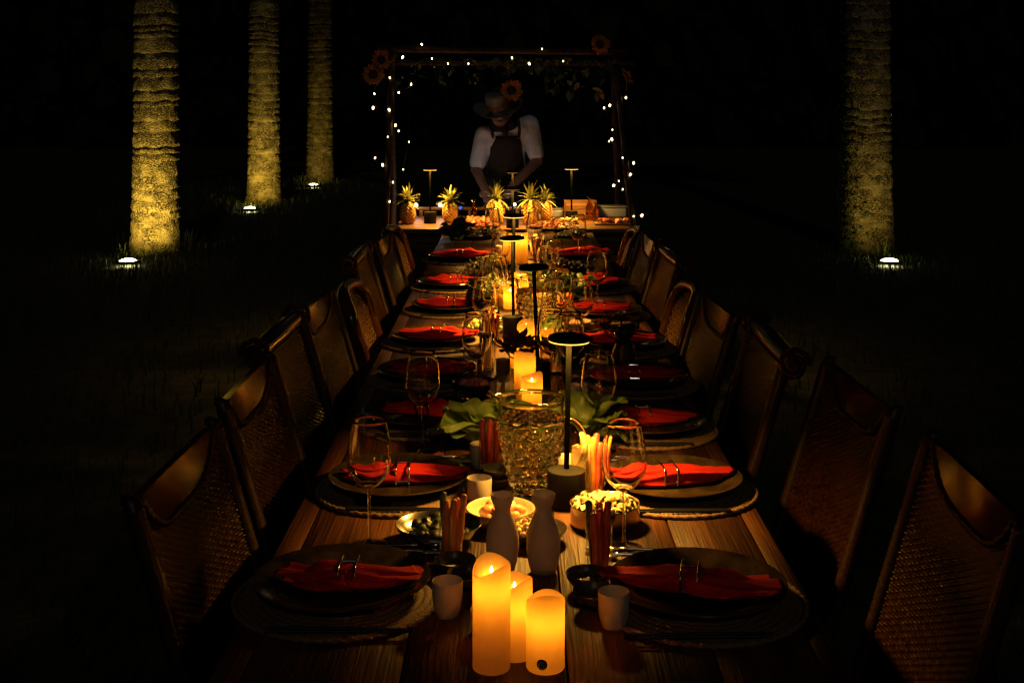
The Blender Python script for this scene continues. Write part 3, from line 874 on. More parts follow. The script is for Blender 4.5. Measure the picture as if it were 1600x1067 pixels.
# ------------------------------------------------------------------ LED pillar candles
def candle_mesh(h, r, seed):
    rr_ = random.Random(seed)
    p1, p2, sh = rr_.uniform(0, 6.28), rr_.uniform(0, 6.28), rr_.uniform(.006, .010)
    n = 56; v = []; f = []
    rows = [(r*.965, .0, 0), (r*.99, .0015, 0), (r, .004, 0)]
    for k in range(1, 13): rows.append((r, .004+(h-.016)*k/12, 0))
    rows += [(r*.998, h-.006, .6), (r*.988, h-.002, .9), (r*.955, h-.0004, 1), (r*.90, h-.0022, .95), (r*.8, h-.006, .75), (r*.6, h-.0105, .4), (r*.3, h-.0125, .15), (r*.09, h-.013, 0)]
    for ri, z, am in rows:
        for k in range(n):
            a = 2*PI*k/n
            dz = am*sh*(math.sin(a*2+p1)*.55+.75*math.sin(a+p2))
            rad = ri*(1+.012*noise.noise(Vector((math.cos(a)*1.5, math.sin(a)*1.5, z*22+seed))))
            v.append((rad*math.cos(a), rad*math.sin(a), z+dz))
    for i in range(len(rows)-1):
        for k in range(n):
            j = (k+1) % n
            f.append((i*n+k, i*n+j, (i+1)*n+j, (i+1)*n+k))
    f.append(tuple(reversed(range(n)))); b = (len(rows)-1)*n; f.append(tuple(range(b, b+n)))
    return mesh('wax_body', (v, f), True, 50)
FLAME = mesh('led_flame', lathe([(0, 0), (.0022, .0015), (.0026, .004), (.0017, .0075), (0, .0115)], 12), True, 180)
def candle(x, y, z, h, r, seed, label, power=1.0):
    t = thing('led_candle', label, 'candle', (x, y, z+.0004), random.Random(seed).uniform(0, 6), 'ivory pillar candles')
    ob('wax_body', candle_mesh(h, r, seed), M_WAX, t)
    ob('led_flame', FLAME, M_LED, t, (0, 0, h-.0135))
    l = bpy.data.lights.new('candle_glow', 'POINT'); l.energy = CANDLE_W*power; l.color = (1, .37, .022); l.shadow_soft_size = .012
    o = bpy.data.objects.new('candle_glow', l); COL.objects.link(o); o.parent = t; o.location = (0, 0, h-.034)
    l2 = bpy.data.lights.new('led_glow', 'POINT'); l2.energy = .030*power; l2.color = (1, .45, .04); l2.shadow_soft_size = .003
    o2 = bpy.data.objects.new('led_glow', l2); COL.objects.link(o2); o2.parent = t; o2.location = (0, 0, h+.003)
    return t
candle(*(-0.0342, 1.8499), TZ, .153, .0280, 11, 'tallest glowing ivory candle at the front edge of the table')
candle(*(0.0000, 1.8900), TZ, .114, .0270, 12, 'slim glowing candle half hidden between the two front candles')
cC = candle(*(0.0456, 1.8520), TZ, .106, .0288, 13, 'short glowing front candle with a round black sticker')
candle(*(0.0275, 3.3553), TZ, .152, .029, 14, 'tall glowing candle behind the front jug')
candle(*(0.0455, 3.2887), TZ, .105, .029, 15, 'short glowing candle just above the front jug rim')
candle(*(0.0369, 3.9940), TZ, .118, .029, 16, 'glowing candle left of the lamp pole in the middle cluster')
candle(*(0.0965, 4.0036), TZ, .094, .029, 17, 'glowing candle right of the lamp pole in the middle cluster')
candle(*(0.0159, 3.8817), TZ, .085, .029, 18, 'low broad glowing candle at the left of the middle cluster')
candle(*(-0.0488, 5.0076), TZ, .085, .028, 19, 'low glowing candle left of the lamp in the far cluster', 1.5)
candle(*(0.0206, 5.0227), TZ, .125, .028, 20, 'glowing candle right of the lamp in the far cluster', 1.5)
candle(*(-0.0178, 4.9478), TZ, .08, .026, 23, 'lowest glowing candle in the far cluster', 1.5)
candle(*(-0.0249, 6.0708), TZ2, .14, .028, 21, 'left one of the two farthest glowing candles', 1.5)
candle(*(0.0344, 6.0938), TZ2, .14, .030, 22, 'right one of the two farthest glowing candles', 1.5)
# sticker on the short front candle: black disc with two pale curved strokes
def sticker():
    t = thing('candle_sticker', 'round black sticker with curved emblem on the short front candle', 'sticker', (0, 0, 0))
    cx_, cy_ = (0.0456, 1.8520)
    R = .0291
    ang = math.radians(-101)
    def onc(u, w_, d): return (cx_+(R+d)*math.cos(ang+u/R), cy_+(R+d)*math.sin(ang+u/R), TZ+.0165+w_)
    v = [onc(0, 0, .0006)]; f = []
    for k in range(32): v.append(onc(.0079*math.cos(2*PI*k/32), .0079*math.sin(2*PI*k/32), .0006))
    f = [(0, 1+k, 1+(k+1) % 32) for k in range(32)]
    ob('sticker_disc', mesh('sticker_disc', (v, f)), M_STICKER, t)
    def arc(cu, cw, r, a0, a1, wd=.0009):
        vv = []; ff = []
        for k in range(17):
            a = a0+(a1-a0)*k/16
            for q in (r-wd, r+wd): vv.append(onc(cu+q*math.cos(a), cw+q*math.sin(a), .0010))
        for k in range(16): ff.append((2*k, 2*k+1, 2*k+3, 2*k+2))
        ob('emblem_stroke', mesh('emblem_stroke', (vv, ff)), M_STMARK, t)
    arc(-.0002, -.0010, .0046, math.radians(100), math.radians(330))
    arc(.0022, .0016, .0030, math.radians(110), math.radians(350), .0007)
    vv = [onc(.0012, .0018, .001), onc(.0042, .0032, .001), onc(.0038, .0042, .001), onc(.0008, .0028, .001)]
    ob('emblem_stroke', mesh('emblem_stroke', (vv, [(0, 1, 2, 3)])), M_STMARK, t)
sticker()

# ------------------------------------------------------------------ crockery
CUP = mesh('cup', lathe([(0, .0), (.0165, 0), (.0185, .0015), (.0225, .014), (.0245, .03), (.0252, .056), (.0246, .0575), (.0236, .0565), (.0228, .03), (.0195, .012), (.012, .006), (0, .0052)], 48), True, 60)
SCUP = mesh('straight_cup', lathe([(0, .0), (.022, 0), (.0245, .002), (.0258, .012), (.0262, .05), (.0256, .0515), (.0243, .0505), (.0238, .012), (.018, .007), (0, .006)], 48), True, 60)
BOTTLE = mesh('sake_bottle', lathe([(0, 0), (.020, 0), (.0235, .0015), (.0285, .02), (.0318, .045), (.0315, .065), (.0275, .088), (.0195, .108), (.0152, .118), (.0150, .124), (.0188, .134), (.0222, .144), (.0226, .150), (.0218, .152), (.0205, .1505), (.0165, .138), (.0115, .124), (.0115, .112), (.0, .10)], 56), True, 60)
SBOWL = mesh('sauce_bowl', lathe([(0, 0), (.016, 0), (.018, .002), (.028, .009), (.036, .021), (.0375, .0285), (.0368, .0295), (.0352, .028), (.033, .020), (.024, .010), (.012, .006), (0, .0055)], 48), True, 60)
def put(me, mat, name, x, y, label, cat, group=None, rz=0, sc=1.0, dz=0.0, rot=None):
    o = ob(name, me, mat, None, (x, y, tz(y)+.0004+dz), rot or (0, 0, rz), sc)
    return tag(o, label, cat, group)
put(CUP, M_GREYCER, 'sake_cup', *(-0.1095, 2.0337), 'small grey sake cup left of the front candles', 'cup', 'sake cups')
put(CUP, M_GREYCER, 'sake_cup', *(0.1582, 1.9898), 'small grey sake cup right of the front candles', 'cup', 'sake cups')
put(SCUP, M_CERAM, 'sake_cup', *(-0.0733, 2.5980), 'bright cream straight cup left of the front jug', 'cup', 'sake cups')
put(SCUP, M_GREYCER, 'sake_cup', *(-0.0350, 3.7929), 'dim grey cup left of the tall middle candle', 'cup', 'sake cups', 0, .85)
put(BOTTLE, M_GREYCER, 'sake_bottle', *(-0.0217, 2.2278), 'grey ceramic sake bottle, left one of the front pair', 'bottle', 'sake bottles', 0, (.93, .93, .89))
put(BOTTLE, M_GREYCER, 'sake_bottle', *(0.0512, 2.2189), 'grey ceramic sake bottle, right one of the front pair', 'bottle', 'sake bottles', 1.0, (.95, .95, .92))
put(SBOWL, M_DARKBOWL, 'sauce_bowl', *(-0.1051, 2.2041), 'dark sauce bowl behind the left sake cup', 'bowl', 'dark sauce bowls')
put(SBOWL, M_DARKBOWL, 'sauce_bowl', *(-0.0781, 2.1442), 'dark sauce bowl against the tallest front candle', 'bowl', 'dark sauce bowls')
put(SBOWL, M_DARKBOWL, 'sauce_bowl', *(0.1252, 2.1415), 'dark bowl with seasoning below the right stick glass', 'bowl', 'dark sauce bowls')
put(SBOWL, M_DARKBOWL, 'sauce_bowl', *(0.1335, 2.0667), 'dark sauce bowl left of the right sake cup', 'bowl', 'dark sauce bowls')
put(SBOWL, M_DARKBOWL, 'sauce_bowl', *(-0.0386, 2.6864), 'lower one of two dark bowls behind the cream cup', 'bowl', 'dark sauce bowls')
put(SBOWL, M_DARKBOWL, 'sauce_bowl', *(-0.0386, 2.6864), 'upper one of two dark bowls behind the cream cup', 'bowl', 'dark sauce bowls', 0, 1.0, .0165)
SAUCE = mesh('sauce', lathe([(0, .0125), (.012, .012), (.0235, .0113), (.0235, .0098)], 28), True, 180)
put(SAUCE, M_CREAMPC, 'sauce', *(-0.1051, 2.2041), 'pale sauce in the dark bowl behind the left sake cup', 'sauce')
put(SAUCE, M_CREAMPC, 'sauce', *(0.1335, 2.0667), 'pale sauce in the dark bowl left of the right sake cup', 'sauce', None, 0, .8, .001)
DISH = mesh('round_dish', lathe([(0, 0), (.04, 0), (.044, .002), (.064, .013), (.076, .028), (.0785, .034), (.0775, .0352), (.0755, .034), (.072, .026), (.06, .0145), (.04, .0075), (0, .006)], 56), True, 60)
TIN = mesh('tin_bowl', lathe([(0, 0), (.064, 0), (.0672, .002), (.0685, .006), (.0688, .040), (.0694, .0415), (.0688, .043), (.0668, .0415), (.066, .006), (.062, .004), (0, .0038)], 56), True, 40)
FLATD = mesh('flat_dish', lathe([(0, 0), (.07, 0), (.075, .002), (.096, .0095), (.099, .012), (.0975, .0135), (.092, .0115), (.07, .0055), (0, .005)], 56), True, 60)
SDISH = mesh('oval_board', box(-.15, .15, -.085, .085, 0, .012, .004, 2))
def d3(p, rz=0): return p
put(DISH, M_BRASSBOWL, 'metal_dish', *(-0.1447, 2.3712), 'shallow metal dish of dark greens, left of the sake bottles', 'dish', None, 0, (1.05, .95, 1))
put(TIN, M_BRASSBOWL, 'tin_bowl', *(0.1783, 2.4665), 'straight-sided tin bowl of pale shredded salad', 'bowl')
put(DISH, M_RIMDISH, 'shell_dish', *(-0.0277, 2.4556), 'pale rimmed dish with salmon behind the left sake bottle', 'dish', None, .4, (.86, .86, 1.05))
put(DISH, M_DARKBOWL, 'round_dish', *(0.0389, 2.3712), 'dark dish of corn salad between the sake bottles', 'dish', None, 0, .78)
put(DISH, M_SILVER, 'metal_dish', *(0.0061, 1.9779), 'metal-rimmed dish behind the front candles', 'dish', None, 0, .98)
put(DISH, M_DARKBOWL, 'round_dish', *(-0.1133, 3.5645), 'dark shiny dish before the fourth left plate', 'dish', None, 0, .85)

# ------------------------------------------------------------------ food
CHUNK = [mesh('chunk', ico(2, lambda p, k=k: Vector(p)*(1+.35*noise.noise(Vector(p)*1.6+Vector((k*5, 0, 0))))), True, 180) for k in range(4)]
def chip_mesh(k):
    r = random.Random(k)
    a1, a2 = r.uniform(.5, 1.4), r.uniform(0, 6)
    return mesh('shred', sheet(7, 5, lambda a, b: ((a-.5)*2*(1-.5*abs(b-.5)), (b-.5)*1.2*(1-.6*(2*a-1)**2), .35*math.sin(a*3.4*a1+a2)+.22*math.sin(b*5+a2)), .07), True, 60)
CHIP = [chip_mesh(k) for k in range(4)]
STICK = mesh('stick', tube([(0, 0, 0), (0.002, 0, .04), (0, .001, .085), (.001, 0, .118), (.001, 0, .121)], [.0058, .0064, .0062, .0056, .002], 8), True, 50)
SLICE = mesh('slice', lathe([(0, -.12), (.9, -.12), (1, 0), (.9, .12), (0, .12)], 24), True, 40)
def heap(name, label, x, y, base, rad, hgt, n, kinds, seed, ell=1.0, size=.011):
    r = random.Random(seed)
    t = thing(name, label, 'food', (x, y, tz(y)+base))
    for k in range(n):
        rr_ = rad*math.sqrt((k+.5)/n); a = k*2.39996+r.uniform(-.3, .3)
        pn, ms, mt, sc = kinds[k % len(kinds)] if r.random() < .7 else r.choice(kinds)
        z = hgt*(1-(rr_/rad)**2)+r.uniform(-.002, .003)
        s_ = size*sc*r.uniform(.75, 1.25)
        ob(pn, r.choice(ms), mt, t, (rr_*math.cos(a), ell*rr_*math.sin(a), z), (r.uniform(-.7, .7), r.uniform(-.7, .7), r.uniform(0, 6)), (s_, s_, s_))
    return t
heap('shredded_salad', 'heap of pale shredded salad in the tin bowl', *(0.1783, 2.4665), .034, .058, .018, 96, [('shred', CHIP, M_CHIP, 1.6), ('shred', CHIP, M_CHIP, 1.3), ('shred', CHIP, M_CHIP, 1.6), ('shred', CHIP, M_CORN, 1.3), ('shred', CHIP, M_DARKPC, 1.1)], 1)
heap('green_salad', 'dark green salad pieces in the metal dish', *(-0.1447, 2.3712), .020, .050, .018, 40, [('chunk', CHUNK, M_DARKPC, 1.2), ('shred', CHIP, M_GREENPC, 1.2), ('chunk', CHUNK, M_GREENPC, 1.0), ('chunk', CHUNK, M_DARKPC, 1.0), ('shred', CHIP, M_CREAMPC, .8), ('slice', [SLICE], M_CREAMPC, .9)], 2)
heap('salmon_pieces', 'pink salmon pieces in the pale rimmed dish', *(-0.0252, 2.4556), .024, .040, .018, 22, [('chunk', CHUNK, M_SALMON, 1.2), ('shred', CHIP, M_SALMON, 1.4), ('chunk', CHUNK, M_CREAMPC, .8)], 3)
heap('corn_salad', 'yellow corn salad between the sake bottles', *(0.0389, 2.3712), .018, .042, .020, 80, [('kernel', CHUNK, M_CORN, .55), ('kernel', CHUNK, M_CREAMPC, .5), ('kernel', CHUNK, M_SALMON, .45), ('kernel', CHUNK, M_CORN, .5), ('kernel', CHUNK, M_GREENPC, .4)], 4)
heap('sashimi', 'pinkish pieces in the dish behind the front candles', *(0.0061, 1.9779), .014, .048, .006, 16, [('slice', [SLICE], M_SALMON, 1.2), ('chunk', CHUNK, M_SALMON, .9)], 5)
heap('seasoning', 'grainy seasoning in the dark bowl below the right stick glass', *(0.1230, 2.1415), .010, .018, .004, 14, [('grain', CHUNK, M_CORN, .35), ('grain', CHUNK, M_CREAMPC, .3), ('grain', CHUNK, M_DARKPC, .4)], 6)
heap('beet_slices', 'dark red slices in the dish before the fourth left plate', *(-0.1133, 3.5645), .018, .04, .012, 14, [('slice', [SLICE], M_BEEF, 1.4), ('chunk', CHUNK, M_BEEF, 1.1)], 7)
# farther platters
def platter(px, label_d, label_f, kinds, seed, n=26, rad=.07, ell=.8, dish=None, mt=None, sc=1.0, hgt=.02, fname='food_heap', size=.012):
    x, y = px
    put(dish or FLATD, mt or M_DARKBOWL, 'food_dish', x, y, label_d, 'dish', 'food dishes along the table', 0, sc)
    heap(fname, label_f, x, y, .010*sc, rad*sc, hgt, n, kinds, seed, ell, size)
platter((-0.1195, 4.4797), 'dark dish of yellow noodles before the fifth left plate', 'yellow noodle heap right of the fifth left napkin', [('shred', CHIP, M_CHIP, 1.3), ('chunk', CHUNK, M_CORN, .8), ('chunk', CHUNK, M_GREENPC, .9)], 11, 40, .085, .8, None, None, .95, .026, 'noodles')
platter((0.2236, 4.5411), 'small dish left of the sixth right plate', 'pale pieces in the small dish left of the sixth right plate', [('shred', CHIP, M_CHIP, 1.2), ('chunk', CHUNK, M_SALMON, .8)], 12, 20, .06, .9, DISH, M_RIMDISH, .7)
platter((0.1971, 6.0054), 'dish of shrimp right of the far candles', 'orange shrimp pieces right of the far candles', [('chunk', CHUNK, M_SALMON, 1.2), ('shred', CHIP, M_CHIP, 1.1), ('shred', CHIP, M_LETT, 1.2)], 13, 30)
platter((0.2690, 5.8929), 'dark dish of greens before the eighth right plate', 'dark greens before the eighth right plate', [('shred', CHIP, M_GREENPC, 1.3), ('chunk', CHUNK, M_DARKPC, 1.0), ('chunk', CHUNK, M_CREAMPC, .6)], 14, 28)
platter((-0.2431, 7.1819), 'platter of greens and pancake at the far left of the table', 'greens and pale pancake at the far left of the table', [('shred', CHIP, M_GREENPC, 2.0), ('shred', CHIP, M_DLEAF, 2.0), ('chunk', CHUNK, M_CORN, 1.0), ('shred', CHIP, M_CHIP, 1.6)], 15, 40, .12, .6, None, None, 1.4)
platter((-0.2296, 7.5884), 'dark tray of sliced meat at the far left table end', 'red sliced meat on the far left tray', [('shred', CHIP, M_BEEF, 2.0), ('slice', [SLICE], M_BEEF, 1.4)], 16, 36, .12, .5, None, None, 1.3)
platter((0.2257, 7.5884), 'dark tray of sliced meat at the far right table end', 'red sliced meat on the far right tray', [('shred', CHIP, M_BEEF, 2.0), ('slice', [SLICE], M_SALMON, 1.4)], 17, 36, .12, .5, None, None, 1.3)
platter((0.3293, 7.2141), 'dish of fried rice at the far right of the table', 'yellow fried rice at the far right of the table', [('kernel', CHUNK, M_CORN, .8), ('kernel', CHUNK, M_CREAMPC, .7)], 18, 40, .09, .6, None, None, 1.0)
platter((0.0616, 6.6753), 'dish of mixed fruit behind the far pair of candles', 'mixed fruit behind the far pair of candles', [('chunk', CHUNK, M_BEEF, 1.4), ('chunk', CHUNK, M_CORN, 1.2), ('chunk', CHUNK, M_CREAMPC, 1.0)], 19, 30, .08)
platter((-0.1043, 5.9838), 'dish of golden crisps left of the far candles', 'golden crisps left of the far candles', [('shred', CHIP, M_CHIP, 1.7), ('shred', CHIP, M_CORN, 1.5), ('chunk', CHUNK, M_GREENPC, .8)], 20, 36, .075, .9, None, None, 1.0, .03)
platter((0.0324, 5.7353), 'dish of shellfish before the farther lamp', 'red and white shellfish before the farther lamp', [('chunk', CHUNK, M_BEEF, 1.2), ('chunk', CHUNK, M_CREAMPC, 1.0), ('chunk', CHUNK, M_SALMON, 1.1)], 24, 26, .06, .8, None, None, .75)

# stick glasses
TUMB = mesh('tumbler', lathe([(0, 0), (.0195, 0), (.0205, .0012), (.0238, .088), (.0233, .0888), (.0226, .0878), (.0195, .007), (0, .006)], 40), True, 50)
def sticks(px, glab, slab, mats, seed, n=5, sc=1.0, hs=1.0):
    x, y = px; z = tz(y)
    g = ob('stick_glass', TUMB, M_THIN, None, (x, y, z+.0003), (0, 0, 0), sc); tag(g, glab, 'glass', 'glasses of vegetable sticks')
    r = random.Random(seed)
    for k in range(n):
        a = 6.283*k/n+r.uniform(-.3, .3); rr_ = .0095*sc
        m, nm = mats[k % len(mats)]
        s = ob(nm, STICK, m, None, (x+rr_*math.cos(a), y+rr_*math.sin(a), z+.0075), (r.uniform(-.10, .05)-.04*math.sin(a), .10*math.cos(a)+r.uniform(-.06, .06), r.uniform(0, 6)*0), (sc*1.1, sc*1.1, hs*r.uniform(.85, 1.08)))
        tag(s, {'carrot_stick': 'orange ', 'red_stick': 'red ', 'bread_stick': 'pale ', 'cucumber_stick': 'green '}[nm]+slab, 'vegetable stick', slab)
CA, RH, BR, GN = (M_CARROT, 'carrot_stick'), (M_RHUB, 'red_stick'), (M_BREAD, 'bread_stick'), (M_GREENPC, 'cucumber_stick')
sticks((-0.1166, 2.2737), 'stick glass before the metal dish of greens', 'stick in the glass before the metal dish of greens', [CA, RH, GN, CA], 1, 5)
sticks((0.1488, 2.1983), 'stick glass between tin bowl and dark bowls', 'stick in the glass between tin bowl and dark bowls', [RH, CA, GN, RH], 2, 5)
sticks((-0.0569, 2.7717), 'glass of red stalks behind the cream cup', 'stick in the glass behind the cream cup', [RH, CA, RH], 3, 4, 1.0, 1.0)
sticks((-0.0462, 3.2184), 'glass of breadsticks left of the short middle candle', 'stick in the glass left of the short middle candle', [CA, CA, BR], 4, 3, .95, .95)
sticks((0.1689, 2.6351), 'glass of carrot sticks right of the front lamp base', 'stick in the glass right of the front lamp base', [CA, RH, CA, BR], 5, 6)
sticks((-0.0753, 4.1962), 'glass of red sticks before the fifth left napkin', 'stick in the glass before the fifth left napkin', [RH, CA], 6, 4, .9)
sticks((0.1747, 4.5411), 'glass of carrot sticks right of the far hobnail jug', 'stick in the glass right of the far hobnail jug', [CA, RH, BR], 7, 5, .9)
sticks((0.1058, 6.0708), 'glass of orange sticks right of the farthest candles', 'stick in the glass right of the farthest candles', [CA, CA, RH], 8, 5, .9)
# crisp flatbread standing beside the lamp
CR = mesh('flatbread', sheet(12, 12, lambda a, b: ((a-.5)*.052, .004*math.sin(a*3), .088*b*(1+.10*noise.noise(Vector((a*5, 3, 0)))*(b > .9))), .004), True, 60)
gx, gy = (0.1444, 2.6310)
g = ob('stick_glass', TUMB, M_THIN, None, (gx, gy+.012, TZ+.0003), (0, 0, 0), 1.1); tag(g, 'glass of crisp flatbread right behind the front lamp base', 'glass', 'glasses of vegetable sticks')
for k in range(3):
    o = ob('flatbread', CR, M_BREAD, None, (gx+.002*k-.002, gy+.004+.009*k, TZ+.009), (-.06+.05*k, .03*k-.03, .1*k-.1), (.72, 1, 1.08))
    tag(o, 'pale crisp flatbread sheet standing in the glass by the front lamp', 'flatbread', 'flatbread sheets by the front lamp')

# lettuce and leafy heads
def leaf_mesh(k, L=.12, W=.05):
    r = random.Random(k); p = [r.uniform(0, 6) for _ in range(4)]
    def fn(a, b):
        t = a; u = (b-.5)*2
        wd = W*(math.sin(PI*min(1, t*.86+.1))**.7)
        x = L*t; y = u*wd
        z = .45*L*t-.42*L*t*t+.010*math.sin(u*7+p[0]+t*6)*abs(u)**1.5+.006*math.sin(t*13+p[1])*abs(u)+.35*wd*u*u-.004*math.exp(-(u/.12)**2)
        x += .006*math.sin(u*9+p[2])*t
        return (x, y, z)
    return mesh('lettuce_leaf', sheet(16, 14, fn), True, 180)
LEAVES = [leaf_mesh(k) for k in range(4)]
def lettuce(px, label, seed, n=9, sc=1.0, mt=None, up=.6, name='lettuce_head', cat='lettuce', bias=None):
    x, y = px; r = random.Random(seed)
    t = thing(name, label, cat, (x, y, tz(y)+.004), r.uniform(0, 6) if bias is None else bias, 'leafy greens on the table')
    for k in range(n):
        a = k*2.4+r.uniform(-.2, .2); e = up*(.3+1.1*k/n)
        ob('leaf', LEAVES[k % 4], mt or M_LETT, t, (.008*math.cos(a), .008*math.sin(a), .010+.035*k/n), (r.uniform(-.3, .3), -e, a), sc*r.uniform(.8, 1.15))
lettuce((-0.0791, 2.9651), 'green lettuce head left of the front jug', 1, 11, 1.0)
lettuce((0.1706, 2.9973), 'green lettuce head right of the front jug', 2, 10, .95)
lettuce((0.1550, 4.8750), 'bright green lettuce right of the far lamp', 3, 11, 1.0)
lettuce((0.2285, 5.0076), 'green lettuce before the seventh right plate', 4, 10, .95)
lettuce((-0.0876, 5.0227), 'green leaves left of the far cluster of candles', 5, 8, .8)
lettuce((-0.3258, 6.9045), 'dark leafy greens before the eighth left plate', 6, 10, 1.0, M_DLEAF)
lettuce((0.1735, 3.8016), 'dark greens behind the nearest lamp head', 7, 8, .8, M_DLEAF)

# flowers
def petal_mesh(L, W):
    return mesh('petal', sheet(8, 4, lambda a, b: (L*a, (b-.5)*2*W*math.sin(PI*min(1, a*.93+.07))**.8, .25*L*a*a*(1 if a < .6 else 1)-.2*W*(2*b-1)**2)), True, 180)
PET = petal_mesh(.032, .0075); DISC = mesh('seed_disc', ico(2, lambda p: (.020*p.x, .020*p.y, .007*p.z+.002)), True, 180)
def bloom(parent, loc, rot, n=18, sc=1.0, mp=None):
    e = bpy.data.objects.new('flower_head', None); COL.objects.link(e); e.parent = parent; e.location = loc; e.rotation_euler = rot; e.scale = (sc,)*3
    ob('seed_disc', DISC, M_SEED, e)
    r = random.Random(int(loc[0]*999+n))
    for k in range(n):
        a = 2*PI*k/n*1.0; q = k % 2
        ob('petal', PET, mp or M_PETAL, e, (.015*math.cos(a), .015*math.sin(a), .001-.002*q), (0, .15*q-.12+r.uniform(-.2, .2), a+r.uniform(-.08, .08)), r.uniform(.85, 1.15))
VASE = mesh('vase', lathe([(0, 0), (.026, 0), (.03, .003), (.036, .03), (.034, .055), (.026, .075), (.028, .082), (.026, .083), (.024, .075), (.03, .05), (.03, .02), (0, .01)], 40), True, 60)
def vase(px, label, flab, heads, mp, seed, sc=1.0, white=False):
    x, y = px; z = tz(y)
    v = ob('vase', VASE, M_DARKBOWL, None, (x, y, z+.0003), (0, 0, 0), sc); tag(v, label, 'vase', 'flower vases')
    t = thing('flower_bunch', flab, 'flowers', (x, y, z+.012), 0, 'bunches of flowers on the table')
    r = random.Random(seed)
    for (dx, dy, dz, s) in heads:
        pts = [(0, 0, 0), (dx*.25, dy*.25, .075*sc), (dx*.8, dy*.8, dz*.85-.012), (dx, dy, dz-.006)]
        ob('stem', mesh('stem', tube(pts, .0026, 6)), M_DLEAF, t)
        if white:
            e = bpy.data.objects.new('flower_head', None); COL.objects.link(e); e.parent = t; e.location = (dx, dy, dz); e.scale = (s,)*3
            for k in range(34):
                ph = math.acos(1-1.6*(k+.5)/34); a = k*2.39996
                d = Vector((math.sin(ph)*math.cos(a), math.sin(ph)*math.sin(a), math.cos(ph)))
                ob('petal', PET, M_WPETAL, e, tuple(d*.026), (r.uniform(-.4, .4), -r.uniform(.0, .5), a), r.uniform(.35, .55))
        else:
            bloom(t, (dx, dy, dz), (r.uniform(-.2, .9), r.uniform(-.5, .5), r.uniform(0, 6)), 18, s, mp)
    for k in range(7):
        a = r.uniform(0, 6.28)
        ob('leaf', LEAVES[k % 4], M_DLEAF, t, (.012*math.cos(a), .012*math.sin(a), .075*sc), (0, -r.uniform(.2, 1.0), a), r.uniform(.3, .55))
vase((0.0261, 3.6349), 'dark vase behind the tall middle candle', 'dark maroon sunflowers silhouetted before the middle candles', [(-.012, 0, .118, 1.1), (.045, .01, .105, 1.1), (-.05, .0, .10, .9)], M_DPETAL, 1, .8)
vase((-0.1555, 4.8894), 'dark vase left of the far candles', 'pale round flowers in the dark vase left of the far candles', [(-.002, 0, .150, 1.2), (.045, .01, .165, .7), (-.055, .0, .130, .75), (.02, .03, .18, .6)], M_WPETAL, 2, 1.1, True)
vase((0.3357, 3.8279), 'dark vase near the fifth right plate', 'dull sunflower bunch near the fifth right plate', [(-.01, -.01, .150, 1.25), (-.06, 0, .125, .9), (.05, .02, .14, .8)], M_PETAL, 3, 1.1)

# every place has its own small cup and sauce bowl on the inner side, where there is room
rx = random.Random(44)
def room(x, y, r):
    for o in bpy.data.objects:
        if o.parent is None and 'category' in o:
            c = o['category']
            if c in ('placemat', 'napkin', 'napkin ring', 'chopstick', 'fork', 'spoon', 'chair', 'table', 'palm tree', 'uplight', 'plate'): continue
            rr_ = {'dish': .085, 'jug': .08, 'lettuce': .05, 'bowl': .042, 'food': .05, 'candle': .032, 'table lamp': .042, 'wine glass': .036, 'vase': .04, 'flowers': .04}.get(c, .028)
            if math.hypot(o.location.x-x, o.location.y-y) < r+rr_: return False
    return True
for i in range(1, 8):
    for side, xs, ys in (('left', LX, PLY), ('right', RX, PRY)):
        sg = 1 if side == 'left' else -1
        wh = 'at the %s place from the camera on the %s side' % (ORD[i], side)
        for kind, r, n in (('cup', .028, 2), ('bowl', .039, 3), ('water', .026, 2))+((('wine', .036, 2), ('sprig', .045, 1), ('water2', .026, 2)) if i >= 3 else ()):
            for att in range(60):
                x = xs[i]+sg*rx.uniform(.17, .27); y = ys[i]+rx.uniform(-.25, .28)
                if (x-xs[i])**2+(y-ys[i]+.014)**2 < (.188+r)**2: continue
                if any((x-a)**2+(y-b+.014)**2 < (.19+r)**2 for a, b in list(zip(LX, PLY))+list(zip(RX, PRY))): continue
                if 5.72 < y < 5.82 or abs(x-.01) < .085: continue
                if room(x, y, r):
                    if kind == 'cup': put(CUP, M_GREYCER, 'sake_cup', x, y, 'small grey cup '+wh, 'cup', 'sake cups', 0, .95)
                    elif kind == 'bowl':
                        put(SBOWL, M_DARKBOWL, 'sauce_bowl', x, y, 'dark sauce bowl '+wh, 'bowl', 'dark sauce bowls')
                    elif kind == 'wine':
                        t = thing('wine_glass', 'extra wine glass '+wh, 'wine glass', (x, y, tz(y)+.0002), 0, 'wine glasses')
                        ob('bowl', WB, M_GLASS, t); ob('stem', WS, M_GLASS, t); ob('foot', WF, M_GLASS, t)
                    elif kind == 'sprig': lettuce((x, y), 'small leafy sprig '+wh, 50+i, 7, .62)
                    elif kind == 'water2':
                        g = ob('water_tumbler', TUMB, M_GLASS, None, (x, y, tz(y)+.0003), (0, 0, 0), (.9, .9, 1.25)); tag(g, 'slim clear tumbler '+wh, 'glass', 'water tumblers')
                    else:
                        g = ob('water_tumbler', TUMB, M_GLASS, None, (x, y, tz(y)+.0003), (0, 0, 0), 1.05); tag(g, 'clear water tumbler '+wh, 'glass', 'water tumblers')
                    break

